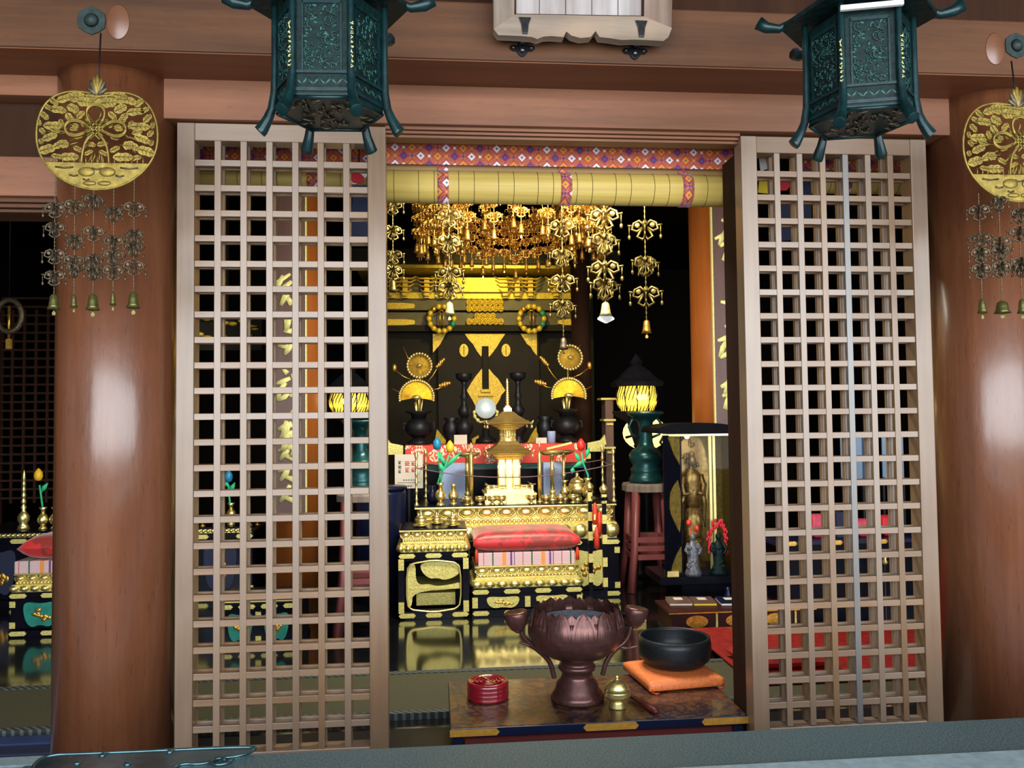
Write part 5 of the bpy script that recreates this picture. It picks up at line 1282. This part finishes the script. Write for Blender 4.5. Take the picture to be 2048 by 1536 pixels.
obj('roof', B().prism([(x*k, z*k) for x, z in smooth_poly([(-90, 296), (-84, 306), (-40, 312), (40, 312), (84, 300), (92, 292), (84, 290), (-88, 290)], 2)], -.05, Dc+.03), 'blackdull', t)
obj('gilt_edge', B().b6(-84*k, 84*k, -.04, -.03, 286*k, 290*k), 'gold', t)
glassm, nt, bs = newmat('clear_glass'); bs.inputs['Transmission Weight'].default_value = 1; bs.inputs['Roughness'].default_value = .02; bs.inputs['IOR'].default_value = 1.1; bs.inputs['Base Color'].default_value = (1, 1, 1, 1)
obj('glass_pane', B().b6(x0+4*k, x1-4*k, .002, .006, 16*k, Hc-12*k), glassm, t)
# opened left leaf with pierced zigzag gilt panel
lf = obj('open_leaf', B().b6(-40*k, 0, -.004, .006, 12*k, 288*k), 'black', t, 'opened black leaf', loc=(x0, -.002, 0), rz=.35)
zp = [(-1, 14), (-26, 14), (-22, 30), (-1, 70), (-1, 14)]
pan = B()
for (a, pk, c) in ((14, 14, 66), (84, 150, 200), (246, 286, 286)):
    pass
pan.prism([(x*k, z*k) for x, z in [(-2, 14), (-28, 14), (-24, 30), (-14, 50), (-2, 66)]], -.012, -.005)
pan.prism([(x*k, z*k) for x, z in smooth_poly([(-2, 88), (-16, 112), (-28, 136), (-28, 160), (-24, 180), (-2, 204)], 1)], -.012, -.005)
pan.prism([(x*k, z*k) for x, z in [(-2, 228), (-16, 250), (-30, 284), (-2, 286)]], -.012, -.005)
obj('gilt_zigzag', pan, 'brass', t, 'pierced gilt zigzag panels', loc=(x0, -.002, 0), rz=.35)
obj('gilt_block', B().b6(x0-34*k, x0-10*k, -.06, .02, 8*k, 20*k), 'gold', t, bevel=.004)
# figure: standing robed statue with mandorla on pedestal (inside)
p = (q.x+x0+42*k, YC+.2, H0+16*k)
fg = thing('standing_statue', 'small gilded standing statue with leaf-shaped halo in the glass cabinet', 'statue', p)
obj('halo', B().prism([(x*k, z*k) for x, z in smooth_poly([(-26, 60), (-36, 130), (-38, 190), (-30, 240), (-12, 264), (14, 272), (30, 250), (40, 200), (36, 130), (26, 60)], 2)], .05, .065), 'mantle', fg)
b = B(); rn = random.Random(4)
for i in range(70):
    a = rn.uniform(0, PI*2); r = rn.uniform(.3, 1); b.ell((r*34*k*math.cos(a), .048, (165+r*92*math.sin(a))*k), (4*k, .008, 5*k), 6, 4)
obj('halo_relief', b, 'mantle', fg)
b = B()
b.lathe([(16*k, 120*k), (18*k, 100*k), (21*k, 84*k), (17*k, 66*k), (19*k, 62*k), (15*k, 60*k)][::-1], 20, sy=.6)
b.lathe([(15*k, 118*k), (14*k, 150*k), (17*k, 172*k), (19*k, 186*k), (12*k, 196*k), (5*k, 200*k), (5*k, 206*k)], 20, sy=.62)
for s in (-1, 1):
    b.tube([(s*6*k, -.006, 120*k), (s*9*k, -.012, 90*k), (s*8*k, -.006, 62*k)], [8*k, 9*k, 6*k], 8)
    b.tube([(s*17*k, 0, 186*k), (s*24*k, -.006, 166*k), (s*20*k, -.025, 148*k), (s*8*k, -.045, 152*k)], [6*k, 6.5*k, 6*k, 3.5*k], 8)
    b.tube([(s*20*k, -.02, 150*k), (s*25*k, 0, 128*k), (s*23*k, 0, 100*k), (s*26*k, 0, 80*k)], [6*k, 5*k, 4*k, 2*k], 6)
b.ell((0, -.012, 150*k), (8*k, .02, 8*k), 10, 6)
obj('robed_body', b, 'mantle', fg)
b = B().ell((0, -.003, 217*k), (8.5*k, 9*k, 11*k), 14, 10).ell((0, 0, 230*k), (6*k, 6*k, 7*k), 10, 6)
for s in (-1, 1): b.ell((s*8.8*k, 0, 215*k), (1.6*k, 2*k, 5*k), 6, 4); b.ell((s*3.2*k, -.0135*1.2-.008, 219*k), (1.6*k, .002, .9*k), 6, 4)
b.ell((0, -.003-9.2*k, 215*k), (1.4*k, 1.6*k, 3.2*k), 6, 4).ell((0, -.003-8.6*k, 210.5*k), (2.6*k, 1*k, .9*k), 6, 4)
obj('head', b, 'mantle', fg)
obj('pedestal', B().lathe([(24*k, 0), (22*k, 8*k), (14*k, 16*k), (12*k, 30*k), (18*k, 42*k), (22*k, 52*k), (18*k, 60*k)], 20), 'mantle', fg)
# two smaller figures standing in front on the base plate
def small_fig(u, h, m1, m2, label, fl):
    pz = at(u, 1135, YC-.12); k2 = kk(pz)
    f = thing('small_statue', label, 'statue', (pz.x, YC-.03, H0+8*k+.0), group=None)
    b = B().lathe([(16*k2, 0), (18*k2, 6*k2), (11*k2, 22*k2), (12*k2, 44*k2), (10*k2, 60*k2), (4*k2, 72*k2)], 14, sy=.7).ell((0, 0, 78*k2), (6*k2, 6*k2, 8*k2), 10, 6)
    for s in (-1, 1): b.tube([(s*9*k2, 0, 66*k2), (s*16*k2, -.01, 52*k2), (s*8*k2, -.03, 44*k2)], [4*k2, 4*k2, 3*k2], 6)
    for i in range(16): b.ell((random.uniform(-13, 13)*k2, -.02, random.uniform(4, 60)*k2), (4*k2, .012, 5*k2), 6, 4)
    obj('body', b, m1, f)
    b = B()
    if fl: [b.ell((x*k2, -.01, z*k2), (6*k2, 6*k2, 7*k2), 7, 5) for x, z in ((-8, 108), (8, 96))]; b.tube([(0, 0, 60*k2), (-4*k2, 0, 84*k2), (-8*k2, -.01, 106*k2)], 1.5*k2, 5)
    else:
        for i in range(60): a = -0.4+i*.065; r_ = random.uniform(.8, 1.2); b.ell((19*r_*math.cos(a)*k2, .012, (60+46*r_*math.sin(a))*k2), (2.6*k2, .006, 4.5*k2), 5, 4)
    obj('flowers' if fl else 'flame_halo', b, 'redorn' if fl else 'redbright', f)
small_fig(1394, 90, 'cushiongrey', 'redorn', 'small grey robed figurine holding red flowers before the glass cabinet', True)
small_fig(1446, 90, 'bronzedark', 'redbright', 'small dark figurine with a red flame halo before the glass cabinet', False)
# little dark bottle and low red-brown table with books
q, k = G(1400, 1268, 2.05)
t = thing('book_table', 'low red-brown table with gilt cartouches, carrying books, at the right', 'table', (q.x, 2.05, 0))
hz = at(1400, 1222, 2.05).z; xa = at(1345, 1250, 2.05).x-q.x; xb = .8
obj('top', B().b6(xa-.02, xb, 0, .36, hz-.02, hz), 'darkred', t, bevel=.002)
obj('body', B().b6(xa, xb-.03, .02, .34, .015, hz-.02), 'darkred', t)
obj('gilt_edge', B().b6(xa-.022, xb, -.004, .0, hz-.016, hz-.008), 'goldamber', t)
for i in range(3):
    cx = xa+.17+i*.27; obj('cartouche', B().prism(ellipse(cx, hz*.5, .075, .04, 20), .012, .02), 'goldamber', t); obj('gilt_post', B().b6(cx+.128, cx+.14, .01, .02, .02, hz-.02), 'goldflat', t)
obj('foot', B().b6(xa-.01, xb, .0, .34, 0, .015), 'blackmat', t)
for u, m, c2, l in ((1360, 'paper', 'board', 'brown-covered book with white edge, leftmost on the low table'), (1408, 'yellow', 'board', 'brown book with yellow edge, middle one on the low table'), (1462, 'white', 'blueblack', 'dark book with pale edge, rightmost on the low table')):
    p = at(u, 1207, Z=hz); bk = thing('book', l, 'book', (p.x, p.y+.03, hz), rz=-.12, group='books on the low table'); 
    obj('pages', B().b6(-.075, .075, -.1, .1, .003, .016), m, bk); obj('cover', B().b6(-.078, .078, -.102, .104, .016, .019).b6(-.078, .078, -.102, .104, 0, .003), c2, bk); obj('title_label', B().b6(-.03, .03, -.0, .07, .019, .0195), 'paper', bk)
p = at(1456, 1180, 2.5); solo('dark_bottle', B().lathe([(.03, 0), (.035, .02), (.034, .12), (.015, .17), (.015, .2), (.0, .2)], 16), 'blueblack', 'small dark bottle under the glass cabinet', 'bottle', (p.x, 2.5, 0))
# red rug
xr = at(1392, 1285, Z=0).x
solo('red_rug', B().b6(0, 1.5, -.5, .62, .034, .05), 'red', 'bright red cloth spread on the floor behind the right door', 'rug', (xr, 1.38, 0), bevel=.005)

# ------------------------------------------------ calligraphy boards
def cal_board(u0, u1, vt, vb_, label, strokes, edge_right):
    Y = 3.37; a = at(u0, 700, Y); c = at(u1, 700, Y); xm = (a.x+c.x)/2; w = c.x-a.x; zt = at((u0+u1)/2, vt, Y).z; zb = at((u0+u1)/2, vb_, Y).z
    t = thing('calligraphy_board', label, 'board', (xm, Y, zb), group='calligraphy boards on the inner pillars')
    obj('board', B().b6(-w/2, w/2, 0, .025, 0, zt-zb), 'board', t, bevel=.002)
    e = .006
    for s in (-1, 1): obj('gilt_edge', B().b6(s*w/2-e, s*w/2+e, -.006, .02, 0, zt-zb), 'goldtext', t)
    for st in strokes:
        P_ = [at(u, v, Y-.004) for u, v, r in st]; k = kk(P_[0])
        obj('brush_stroke', B().tube([(p.x-xm, -.004, p.z-zb) for p in P_], [r*k for u, v, r in st], 8, flat=.25), 'goldtext', t)
def S(pts): return [tuple((1380+x/3.339, 400+y/3.339, r) for x, y, r in s) for s in pts]
right = S([[(235, 835, 3), (270, 870, 6)], [(185, 940, 3), (235, 925, 6), (290, 900, 4)], [(255, 930, 5), (220, 985, 6), (200, 1050, 4)], [(200, 1052, 4), (250, 1030, 6), (295, 985, 3)], [(285, 985, 4), (300, 1030, 5)],
           [(325, 1105, 4), (285, 1142, 2)], [(205, 1250, 4), (255, 1228, 7), (300, 1205, 4)], [(262, 1190, 4), (255, 1240, 7), (235, 1300, 5)], [(215, 1310, 3), (270, 1290, 7), (315, 1262, 4)], [(275, 1290, 6), (255, 1350, 8), (240, 1400, 7)], [(250, 1400, 6), (290, 1360, 7), (325, 1300, 5)], [(300, 1340, 4), (320, 1400, 7), (300, 1440, 8)],
           [(258, 465, 5), (270, 520, 8), (262, 575, 5)], [(240, 582, 3), (300, 580, 6)], [(270, 520, 4), (310, 480, 3)], [(205, 680, 3), (265, 690, 6), (310, 640, 4)], [(300, 650, 6), (275, 700, 7), (250, 742, 4)],
           [(165, 260, 3), (220, 235, 5), (290, 190, 3)], [(240, 200, 4), (215, 250, 6), (195, 300, 3)], [(200, 310, 3), (250, 280, 6), (300, 240, 4)], [(290, 290, 6), (250, 350, 7), (222, 405, 4)], [(255, 330, 4), (300, 400, 7)], [(210, 130, 3), (245, 148, 5), (290, 110, 3)], [(300, 870, 3), (312, 905, 4)]])
def shiftS(ss, du, dv, sc=1.): return [tuple((1460+(u-1460)*sc+du, v*sc+dv, r*sc) for u, v, r in s) for s in ss]
left = shiftS(right, 574-1460, 100, .98)
rn = random.Random(9)
for i in range(4):
    v = 860+i*42
    left += [((556, v, 3), (574, v-6+rn.uniform(-4, 4), 5), (592, v-10, 3)), ((580, v-16, 4), (572, v+2, 7), (560, v+18, 4)), ((566, v+8, 3), (584, v+14, 6), (594, v+24, 3))]
left = [s for s in left if max(v for u, v, r in s) < 1015]
cal_board(1428, 1504, 330, 1020, 'brown board with gold brush lettering on the right inner pillar', right, False)
cal_board(534, 612, 330, 1040, 'brown board with gold brush lettering seen through the left lattice door', left, True)

# ------------------------------------------------ front table with censer, bowl, cushion
TZ = .19
tx0, tx1, ty0, ty1 = .897, 2.128, .06, .655
t = thing('low_table', 'low lacquered table with vine brocade top just inside the doorway', 'table', ((tx0+tx1)/2, (ty0+ty1)/2, .03))
w2, d2 = (tx1-tx0)/2, (ty1-ty0)/2; h_ = TZ-.03
obj('lacquer_edge', B().b6(-w2, w2, -d2, d2, h_-.038, h_-.003), 'blueblack', t, bevel=.002)
obj('brocade_top', B().b6(-w2+.004, w2-.004, -d2+.004, d2-.004, h_-.006, h_), 'vine', t)
obj('skirt', B().b6(-w2+.06, w2-.05, -d2+.05, -d2+.07, 0, h_-.036).b6(-w2+.06, w2-.05, d2-.07, d2-.05, 0, h_-.036), 'redskirt', t)
for sx_ in (-1, 1):
    for sy_ in (-1, 1): obj('leg', B().b6(sx_*(w2-.03)-.02, sx_*(w2-.03)+.02, sy_*(d2-.05)-.02, sy_*(d2-.05)+.02, 0, h_-.036), 'blueblack', t)
MT['goldorange'] = mat('orange_gilt_fitting', s2l(204, 150, 62), .4, .45, .12, 60, .3)
for x, w_ in ((-w2+.098, .1), (w2*.03+.02, .115), (w2-.098, .1)):
    obj('gilt_fitting', fitting(w_*2, .028, .004) if abs(x) < .3 else B().prism([(-w_, -.013), (w_-.012, -.013), (w_, 0), (w_-.012, .013), (-w_, .013)] if x < 0 else [(w_, -.013), (-w_+.012, -.013), (-w_, 0), (-w_+.012, .013), (w_, .013)], -.004, 0), 'goldorange', t, loc=(x, -d2, h_-.02))
TZ += .0005
# lotus censer
c = at(1157, 1403, Z=TZ); c.y += .03; k = kk(c)
t = thing('lotus_censer', 'large brown bronze lotus-shaped incense burner on the low table', 'censer', tuple(c))
obj('foot', B().lathe([(52*k, 0), (54*k, 5*k), (50*k, 14*k), (44*k, 22*k), (41*k, 34*k), (32*k, 44*k), (30*k, 56*k), (36*k, 60*k), (38*k, 66*k), (35*k, 70*k), (30*k, 73*k), (35*k, 78*k), (37*k, 84*k), (34*k, 88*k)], 40), 'censer', t)
prb = [(34, 84), (60, 90), (80, 103), (91, 119), (95, 137), (93, 155), (88.5, 168)]
obj('bowl', B().lathe([(r*k, h*k) for r, h in prb]+[(87*k, 168*k), (90*k, 155*k), (86*k, 136*k), (0, 134*k)], 48), 'censer', t)
obj('ash_bed', B().lathe([(85*k, 158*k), (60*k, 163*k), (20*k, 160*k), (0, 162*k)], 32, fn=lambda a, j: 1+.02*math.sin(9*a)), 'ash', t)
def prad(h):
    for (r1, h1), (r2, h2) in zip(prb, prb[1:]):
        if h1 <= h <= h2: return r1+(r2-r1)*(h-h1)/(h2-h1)
    return 87-(h-172)*.35
def petal(off, top, wid, lift):
    b = B(); n, m_ = 8, 8; vs = []; fs = []
    for j in range(m_+1):
        f = j/m_; h = 128+(top-128)*f; wv = wid*(1-f**2.6)**.5 if f < 1 else 0
        for i in range(n+1):
            s = -1+2*i/n; a = s*wv
            r = prad(h)+lift*(1-s*s*.7)+1.2*math.cos(s*PI*4)*.4+.6
            vs.append((r*k*math.sin(a), -r*k*math.cos(a), h*k))
    for j in range(m_):
        for i in range(n): o = j*(n+1)+i; fs.append((o, o+1, o+n+2, o+n+1))
    o = len(vs); vs2 = [(x*.965, y*.965, z) for x, y, z in vs]
    b.add(vs+vs2, fs+[tuple(q_+o for q_ in f[::-1]) for f in fs], True)
    rb = []
    return b
pet = obj('petal', petal(0, 188, .262, 2.2), 'censer', t)
for i in range(1, 12): inst(pet, t, (0, 0, 0), rz=2*PI*i/12)
pe2 = obj('inner_petal', petal(0, 185, .22, -1.0), 'censer', t); pe2.rotation_euler = (0, 0, PI/12)
for i in range(1, 12): inst(pe2, t, (0, 0, 0), rz=2*PI*(i+.5)/12)
rb = B()
for i in range(-5, 6):
    rb.tube([((prad(h)+2.6-abs(i)*.16)*k*math.sin(i*.04*(1-((h-128)/61)**3)), -(prad(h)+2.6-abs(i)*.16)*k*math.cos(i*.04*(1-((h-128)/61)**3)), h*k) for h in (142, 153, 164, 174, 183-abs(i)*1.5)], .45*k, 4)
rbo = obj('petal_rib', rb, 'censer', t)
for i in range(1, 12): inst(rbo, t, (0, 0, 0), rz=2*PI*i/12)
for s, pts, pod, br in ((-1, [(-46, 44), (-54, 78), (-78, 100), (-104, 122), (-112, 138)], (-118, 150), [(-78, 100), (-98, 112), (-116, 116)]), (1, [(52, 46), (60, 74), (78, 96), (104, 112), (112, 140)], (120, 150), [(86, 100), (104, 96), (124, 100)])):
    obj('lotus_stem', B().tube([(x*k, 0, z*k) for x, z in smooth_poly(pts, 2, False)], 5*k, 8).tube([(x*k, 0, z*k) for x, z in smooth_poly(br, 2, False)], [4*k]*6+[2*k]*(len(smooth_poly(br, 2, False))-6), 8), 'censer', t)
    x, z = pod
    obj('lotus_pod', B().lathe([(6*k, -14*k), (14*k, -6*k), (21*k, 8*k), (24*k, 24*k), (22*k, 28*k), (12*k, 24*k), (0, 25*k)], 20, (0, 0, 0), M=TR(x*k, 0, z*k) @ Matrix.Rotation(s*.18, 4, 'Y'), fn=lambda a, j: 1+.04*math.cos(8*a)), 'censer', t)
# singing bowl on orange cushion
cs = [at(1300, 1388, Z=TZ), at(1448, 1375, Z=TZ)]
ang = math.atan2(cs[1].y-cs[0].y, cs[1].x-cs[0].x); mid = (cs[0]+cs[1])/2; cw = (cs[1]-cs[0]).length; cdp = .34; ch = .055
cc = Vector((mid.x-math.sin(ang)*cdp/2-.0, mid.y+math.cos(ang)*cdp/2, TZ))
t = thing('silk_cushion', 'orange silk cushion under the black singing bowl', 'cushion', tuple(cc), rz=ang)
obj('cover', cushion_b(cw, cdp, ch, corner=.012, pw=8, side=.6), 'orange', t)
for sx_ in (-1, 1): obj('corner_cord', B().tube([(sx_*cw*.46, -cdp*.47, .02), (sx_*cw*.485, -cdp*.53, .008), (sx_*cw*.44, -cdp*.57, .006), (sx_*cw*.40, -cdp*.56, .006)], .004, 5), 'redorn', t)
bq = at(1349, 1343, Z=TZ+ch); 
bc = Vector((at(1349, 1300, bq.y+.10).x, bq.y+.10, TZ+ch-.004)); k = kk(bc)
t = solo('singing_bowl', B().lathe([(0, 0), (40*k, 1*k), (58*k, 7*k), (69*k, 18*k), (72*k, 32*k), (72*k, 48*k), (70*k, 59*k), (66*k, 60*k), (65.5*k, 54*k), (67*k, 36*k), (62*k, 22*k), (50*k, 12*k), (0, 8*k)], 56), 'bowl', 'dark grey metal singing bowl on the orange cushion', 'bowl', tuple(bc))
# red box of coiled incense
c = at(976, 1395, Z=TZ); k = kk(c)
t = thing('incense_box', 'round red lacquer incense box with ribbed side on the low table', 'box', tuple(c))
pr = [(40, 0)]
for i in range(4): pr += [(41.5, 2+i*8), (41.5, 6+i*8), (40, 8+i*8)]
obj('body', B().lathe([(r*k, h*k) for r, h in pr]+[(39*k, 34*k), (36*k, 35*k), (35*k, 33*k), (0, 33*k)], 48), 'redlac', t)
for r in (10, 18, 26): obj('coil', B().tube([(r*k*math.cos(a), r*k*math.sin(a), 34*k) for a in [2*PI*j/24 for j in range(24)]], 1.2*k, 5, closed=True), 'redlac', t)
obj('gold_line', B().box((0, 0, 0), (62*k, 2*k, 1*k), M=TR(0, 0, 36*k) @ RZ(-1.1)), 'goldamber', t)
# brass incense burner
c = at(1235, 1415, Z=TZ); k = kk(c)
t = thing('brass_burner', 'small shiny brass incense burner with domed lid on the low table', 'burner', tuple(c))
obj('foot', B().lathe([(17*k, 0), (17*k, 3*k), (14*k, 10*k), (14*k, 16*k)], 28), 'gold', t)
obj('bowl', B().lathe([(14*k, 16*k), (24*k, 20*k), (27*k, 26*k), (25*k, 31*k), (26*k, 34*k)], 28), 'gold', t)
obj('lid', B().lathe([(26*k, 34*k), (22*k, 39*k), (23*k, 42*k), (17*k, 46*k), (17*k, 49*k), (9*k, 53*k), (4*k, 55*k), (3*k, 58*k), (4.5*k, 61*k), (0, 65*k)], 28), 'gold', t)
# striker stick
a_, b_ = at(1262, 1392, Z=TZ+.014), at(1314, 1425, Z=TZ+.014); dv = b_-a_
t = thing('bell_striker', 'dark red bell striker lying right of the brass burner', 'striker', tuple(a_))
obj('handle', B().tube([(0, 0, 0), tuple(dv*.5), tuple(dv*.92), tuple(dv)], [.010, .0125, .0135, .008], 10), 'strikerm' if False else 'darkred', t) if False else obj('handle', B().tube([(0, 0, 0), tuple(dv*.5), tuple(dv*.92), tuple(dv)], [.010, .0125, .0135, .008], 10), 'redskirt', t)
obj('cord_tip', B().ell(tuple(-dv*.06), (.01, .01, .008), 8, 5), 'redorn', t)

# ------------------------------------------------ five-coloured streamers by the doors
def streamer(label, loc, strips, group='festival streamers'):
    t = thing('cloth_streamer', label, 'streamer', loc, group=group)
    for nm, poly, m, y in strips:
        k = kk(loc); b = B(); obj(nm, B().prism([(x*k, z*k) for x, z in poly], y, y+.006), m, t)
    k = kk(loc); obj('hook', B().tube([(0, .01, 0), (0, .01, 2.9-loc[2])], .003, 4), 'blackmat', t)
p = at(718, 345, .42); streamer('red, white and navy cloth streamer behind the top right of the left lattice door', tuple(p),
    [('white_strip', smooth_poly([(-22, -2), (14, 22), (16, -14), (-18, -26)], 1), 'white', .008), ('red_strip', smooth_poly([(-20, 6), (-18, -20), (8, -22), (12, -6)], 1), 'redbright', 0), ('navy_strip', [(-14, -50), (22, -44), (26, -128), (-18, -132)], 'navy', .02), ('navy_strip', [(-14, -22), (14, -22), (22, -44), (-14, -50)], 'blue', .024)])
p = at(1560, 352, .42); streamer('red, yellow, white and navy cloth streamer behind the top left of the right lattice door', tuple(p),
    [('white_strip', [(-42, 36), (-28, 36), (-26, 14), (-40, 8)], 'white', 0), ('yellow_strip', [(-42, 0), (-22, -10), (-24, -36), (-46, -34)], 'yellow', 0), ('red_strip', smooth_poly([(-6, 0), (18, 0), (20, -28), (-4, -30)], 1), 'redbright', 0), ('navy_strip', [(-2, -36), (22, -36), (26, -128), (2, -130)], 'navy', .01), ('navy_strip', [(44, 4), (66, 4), (66, -84), (40, -86)], 'navy', .01)])

# ------------------------------------------------ left side altar group
stL, lw, lz, lk = lacquer_stand('priest_seat', 'gold lotus seat with red cushion at the far left, beyond the left column', 'seat', 22, 238, 1243, 2.55, .5, 60,
    [('rev', 14, 11, -2), ('rope', 6, 30, 8), ('bead', 12, 9, 6), ('line', 4, 0, 6)], panels=2, cart='teal')
obj('striped_block', B().b6(-lw/2+6*lk, lw/2-14*lk, -.22, .22, lz, lz+24*lk), 'stripe', stL, 'block wrapped in striped brocade', bevel=.004)
cu = thing('seat_cushion', 'plump red damask cushion at the far left, beyond the left column', 'cushion', (stL.location.x+.03, stL.location.y, lz+24*lk+.001))
obj('cover', cushion_b(lw-20*lk, .46, .17), 'redsilk', cu)
ta, w_, z_, k_ = lacquer_stand('side_table', 'dark table with teal cartouches behind the lower left lattice', 'table', 432, 600, 1325, 2.0, .4, 118, [('line', 4, 0, 2), ('black', 3, 0, 3)], panels=2, cart='teal')
la, lw2, lz2, lk2 = lacquer_stand('side_altar', 'second black altar seen at the far left and through the lattice', 'altar', -60, 500, 1190, 3.5, .7, 118, [('rope', 8, 60, 4), ('black', 4, 0, 2)], panels=5, cart='navy')
def onla(u, Y=3.65): p = at(u, 1050, Y); return (p.x, Y, lz2), kk(p)
l_, k = onla(47); t = thing('tall_ornament_pole', 'tall knobbed gilt ornament at the far left edge', 'ornament', l_)
pr = [(12, 0), (10, 6), (7, 12), (11, 18), (11, 26), (6, 34)]
for i in range(6): pr += [(3.5, 38+i*12), (6-i*.6, 44+i*12), (3, 49+i*12)]
pr += [(0, 118)]
obj('shaft', B().lathe([(r*k, h*k) for r, h in pr], 16), 'gold', t)
for u, l in ((86, 'gilt vase holding the yellow bud at the far left'), (110, 'gilt cup beside the left column')):
    l_, k = onla(u); t = thing('flower_vase', l, 'vase', l_); [obj(nm, B().lathe([(r*k, h*k) for r, h in pr], 18), 'gold', t) for nm, pr in VASE]
    if u == 86: bud_stem((l_[0], l_[1], lz2+42*k), [(86, 1020), (82, 990), (79, 970)], (77, 950), 'tulipyellow', 'yellow-orange bud on a green stem at the far left', [((82, 985), (96, 966))])
l_, k = onla(462); t = thing('flower_vase', 'gilt vase behind the left lattice door', 'vase', l_); [obj(nm, B().lathe([(r*k, h*k) for r, h in pr], 18), 'gold', t) for nm, pr in VASE]
bud_stem((l_[0], l_[1], lz2+42*k), [(462, 1020), (458, 990), (457, 970)], (457, 953), 'tulipblue', 'blue-green bud behind the left lattice door', [((460, 985), (470, 965)), ((459, 975), (446, 962))])
for u, l in ((405, 'gilt cup at the left, behind the left lattice door'), (430, 'gilt cup behind the left lattice door, second'), (500, 'gilt cup behind the left lattice door, near the calligraphy board'), (515, 'gilt cup behind the left lattice door, rightmost')):
    l_, k = onla(u, 3.58); t = thing('offering_cup', l, 'cup', l_, group='gilt cups on the side altar'); [obj(nm, B().lathe([(r*k, h*k) for r, h in pr], 16), 'goldamber', t) for nm, pr in CUP]
# gilt ring at far left
c = at(18, 632, 3.2); k = kk(c)
t = thing('gilt_ring', 'dim round gilt wreath hanging at the far left', 'ornament', tuple(c))
obj('ring', B().tube([(24*k*math.cos(a), 0, 32*k*math.sin(a)) for a in [2*PI*j/28 for j in range(28)]], 6*k, 6, closed=True), 'brassold', t)
obj('tassel', B().b6(-6*k, 6*k, 0, .01, -66*k, -46*k).tube([(0, 0, 20*k), (0, 0, -46*k)], 3*k, 5), 'goldamber', t); obj('hanging_cord', B().tube([(0, 0, 34*k), (0, 0, 3.5-c.z)], .004, 4), 'blackmat', t)
# dark gilt carving seen through the upper left lattice
c = at(450, 660, 3.9); k = kk(c); t = thing('gilt_carving', 'dim yellow gilt carving behind the left lattice door', 'carving', tuple(c)); rn = random.Random(5)
for i in range(26):
    obj('leaf', B().ell((rn.uniform(-60, 60)*k, 0, rn.uniform(-26, 26)*k), (rn.uniform(5, 12)*k, .03, rn.uniform(2, 5)*k), 7, 4), 'goldshrine', t)
obj('backing', B().b6(-70*k, 70*k, .03, .05, -40*k, 34*k).b6(-.02, .02, .03, .05, 30*k, 3.5-c.z), 'shrinewood', t)

# ------------------------------------------------ things behind the right lattice door
q, k = G(1640, 1050, 2.2)
t = thing('offering_counter', 'dark counter behind the right lattice door', 'counter', (3.62, 2.3, 0)); hz = at(1700, 1075, 2.2).z
obj('top', B().b6(-.5, 1.4, -.2, .3, hz-.03, hz), 'blueblack', t, bevel=.003); obj('body', B().b6(-.45, 1.35, -.15, .28, 0, hz-.03), 'black', t)
for i in range(6): obj('gilt_fitting', fitting(.1, .03), 'goldamber', t, loc=(-.4+i*.32, -.2, hz-.016))
for u, w_, h, m, l in ((1635, 36, 46, 'pink', 'pink cloth bundle behind the right lattice door'), (1676, 22, 50, 'navy', 'navy box behind the right lattice door'), (1730, 50, 34, 'pink', 'red-pink cushion bundle behind the right lattice door'), (1775, 40, 40, 'redbright', 'red cushion bundle behind the right lattice door, rightmost')):
    p = at(u, 1060, 2.25); k = kk(p)
    if m == 'navy': solo('navy_box', B().b6(-w_/2*k, w_/2*k, -.06, .06, 0, h*k), m, l, 'box', (p.x, 2.25, hz), bevel=.006)
    else: solo('cloth_bundle', cushion_b(w_*k, .14, h*k), m, l, 'bundle', (p.x, 2.25, hz))
MT['bluegrey'] = mat('blue_grey_screen', s2l(70, 96, 124), .3, 0, .2, 4, .02)
p = at(1745, 960, 2.9); k = kk(p); t = thing('folding_screen', 'blue-grey folding panel behind the right lattice door', 'screen', (p.x, 2.9, 0))
for i in range(3): obj('panel', B().b6(-.08, .08, -.008, .008, p.z, at(1745, 868, 2.9).z), 'bluegrey', t, loc=((i-1)*.17, (i % 2)*.03, 0), rz=(.2 if i % 2 else -.2)); 
for i in range(4): obj('foot_post', B().b6(-.25+i*.165, -.235+i*.165, -.01, .01, 0, p.z+.02), 'blackmat', t)
for u, v, l in ((1692, 1290, 'small gilt bell ornament low behind the right lattice door'), (1770, 1130, 'small gilt fitting stand behind the right lattice door')):
    p = at(u, v, 2.0); k = kk(p); t = thing('gilt_finial', l, 'ornament', (p.x, 2.0, 0)); z = p.z
    obj('head', B().lathe([(3*k, z), (7*k, z+6*k), (3*k, z+12*k), (6*k, z+18*k), (2*k, z+26*k), (0, z+30*k)], 14), 'gold', t); obj('pole', B().lathe([(6*k, 0), (5*k, .01), (1.6*k, .02), (1.6*k, z)], 10), 'blackmat', t)
p = at(1560, 1395, 1.1); solo('red_cushion', cushion_b(.5, .3, .08), 'red', 'flat red cushion on the red cloth behind the lower right lattice', 'cushion', (2.75, 1.2, .051))
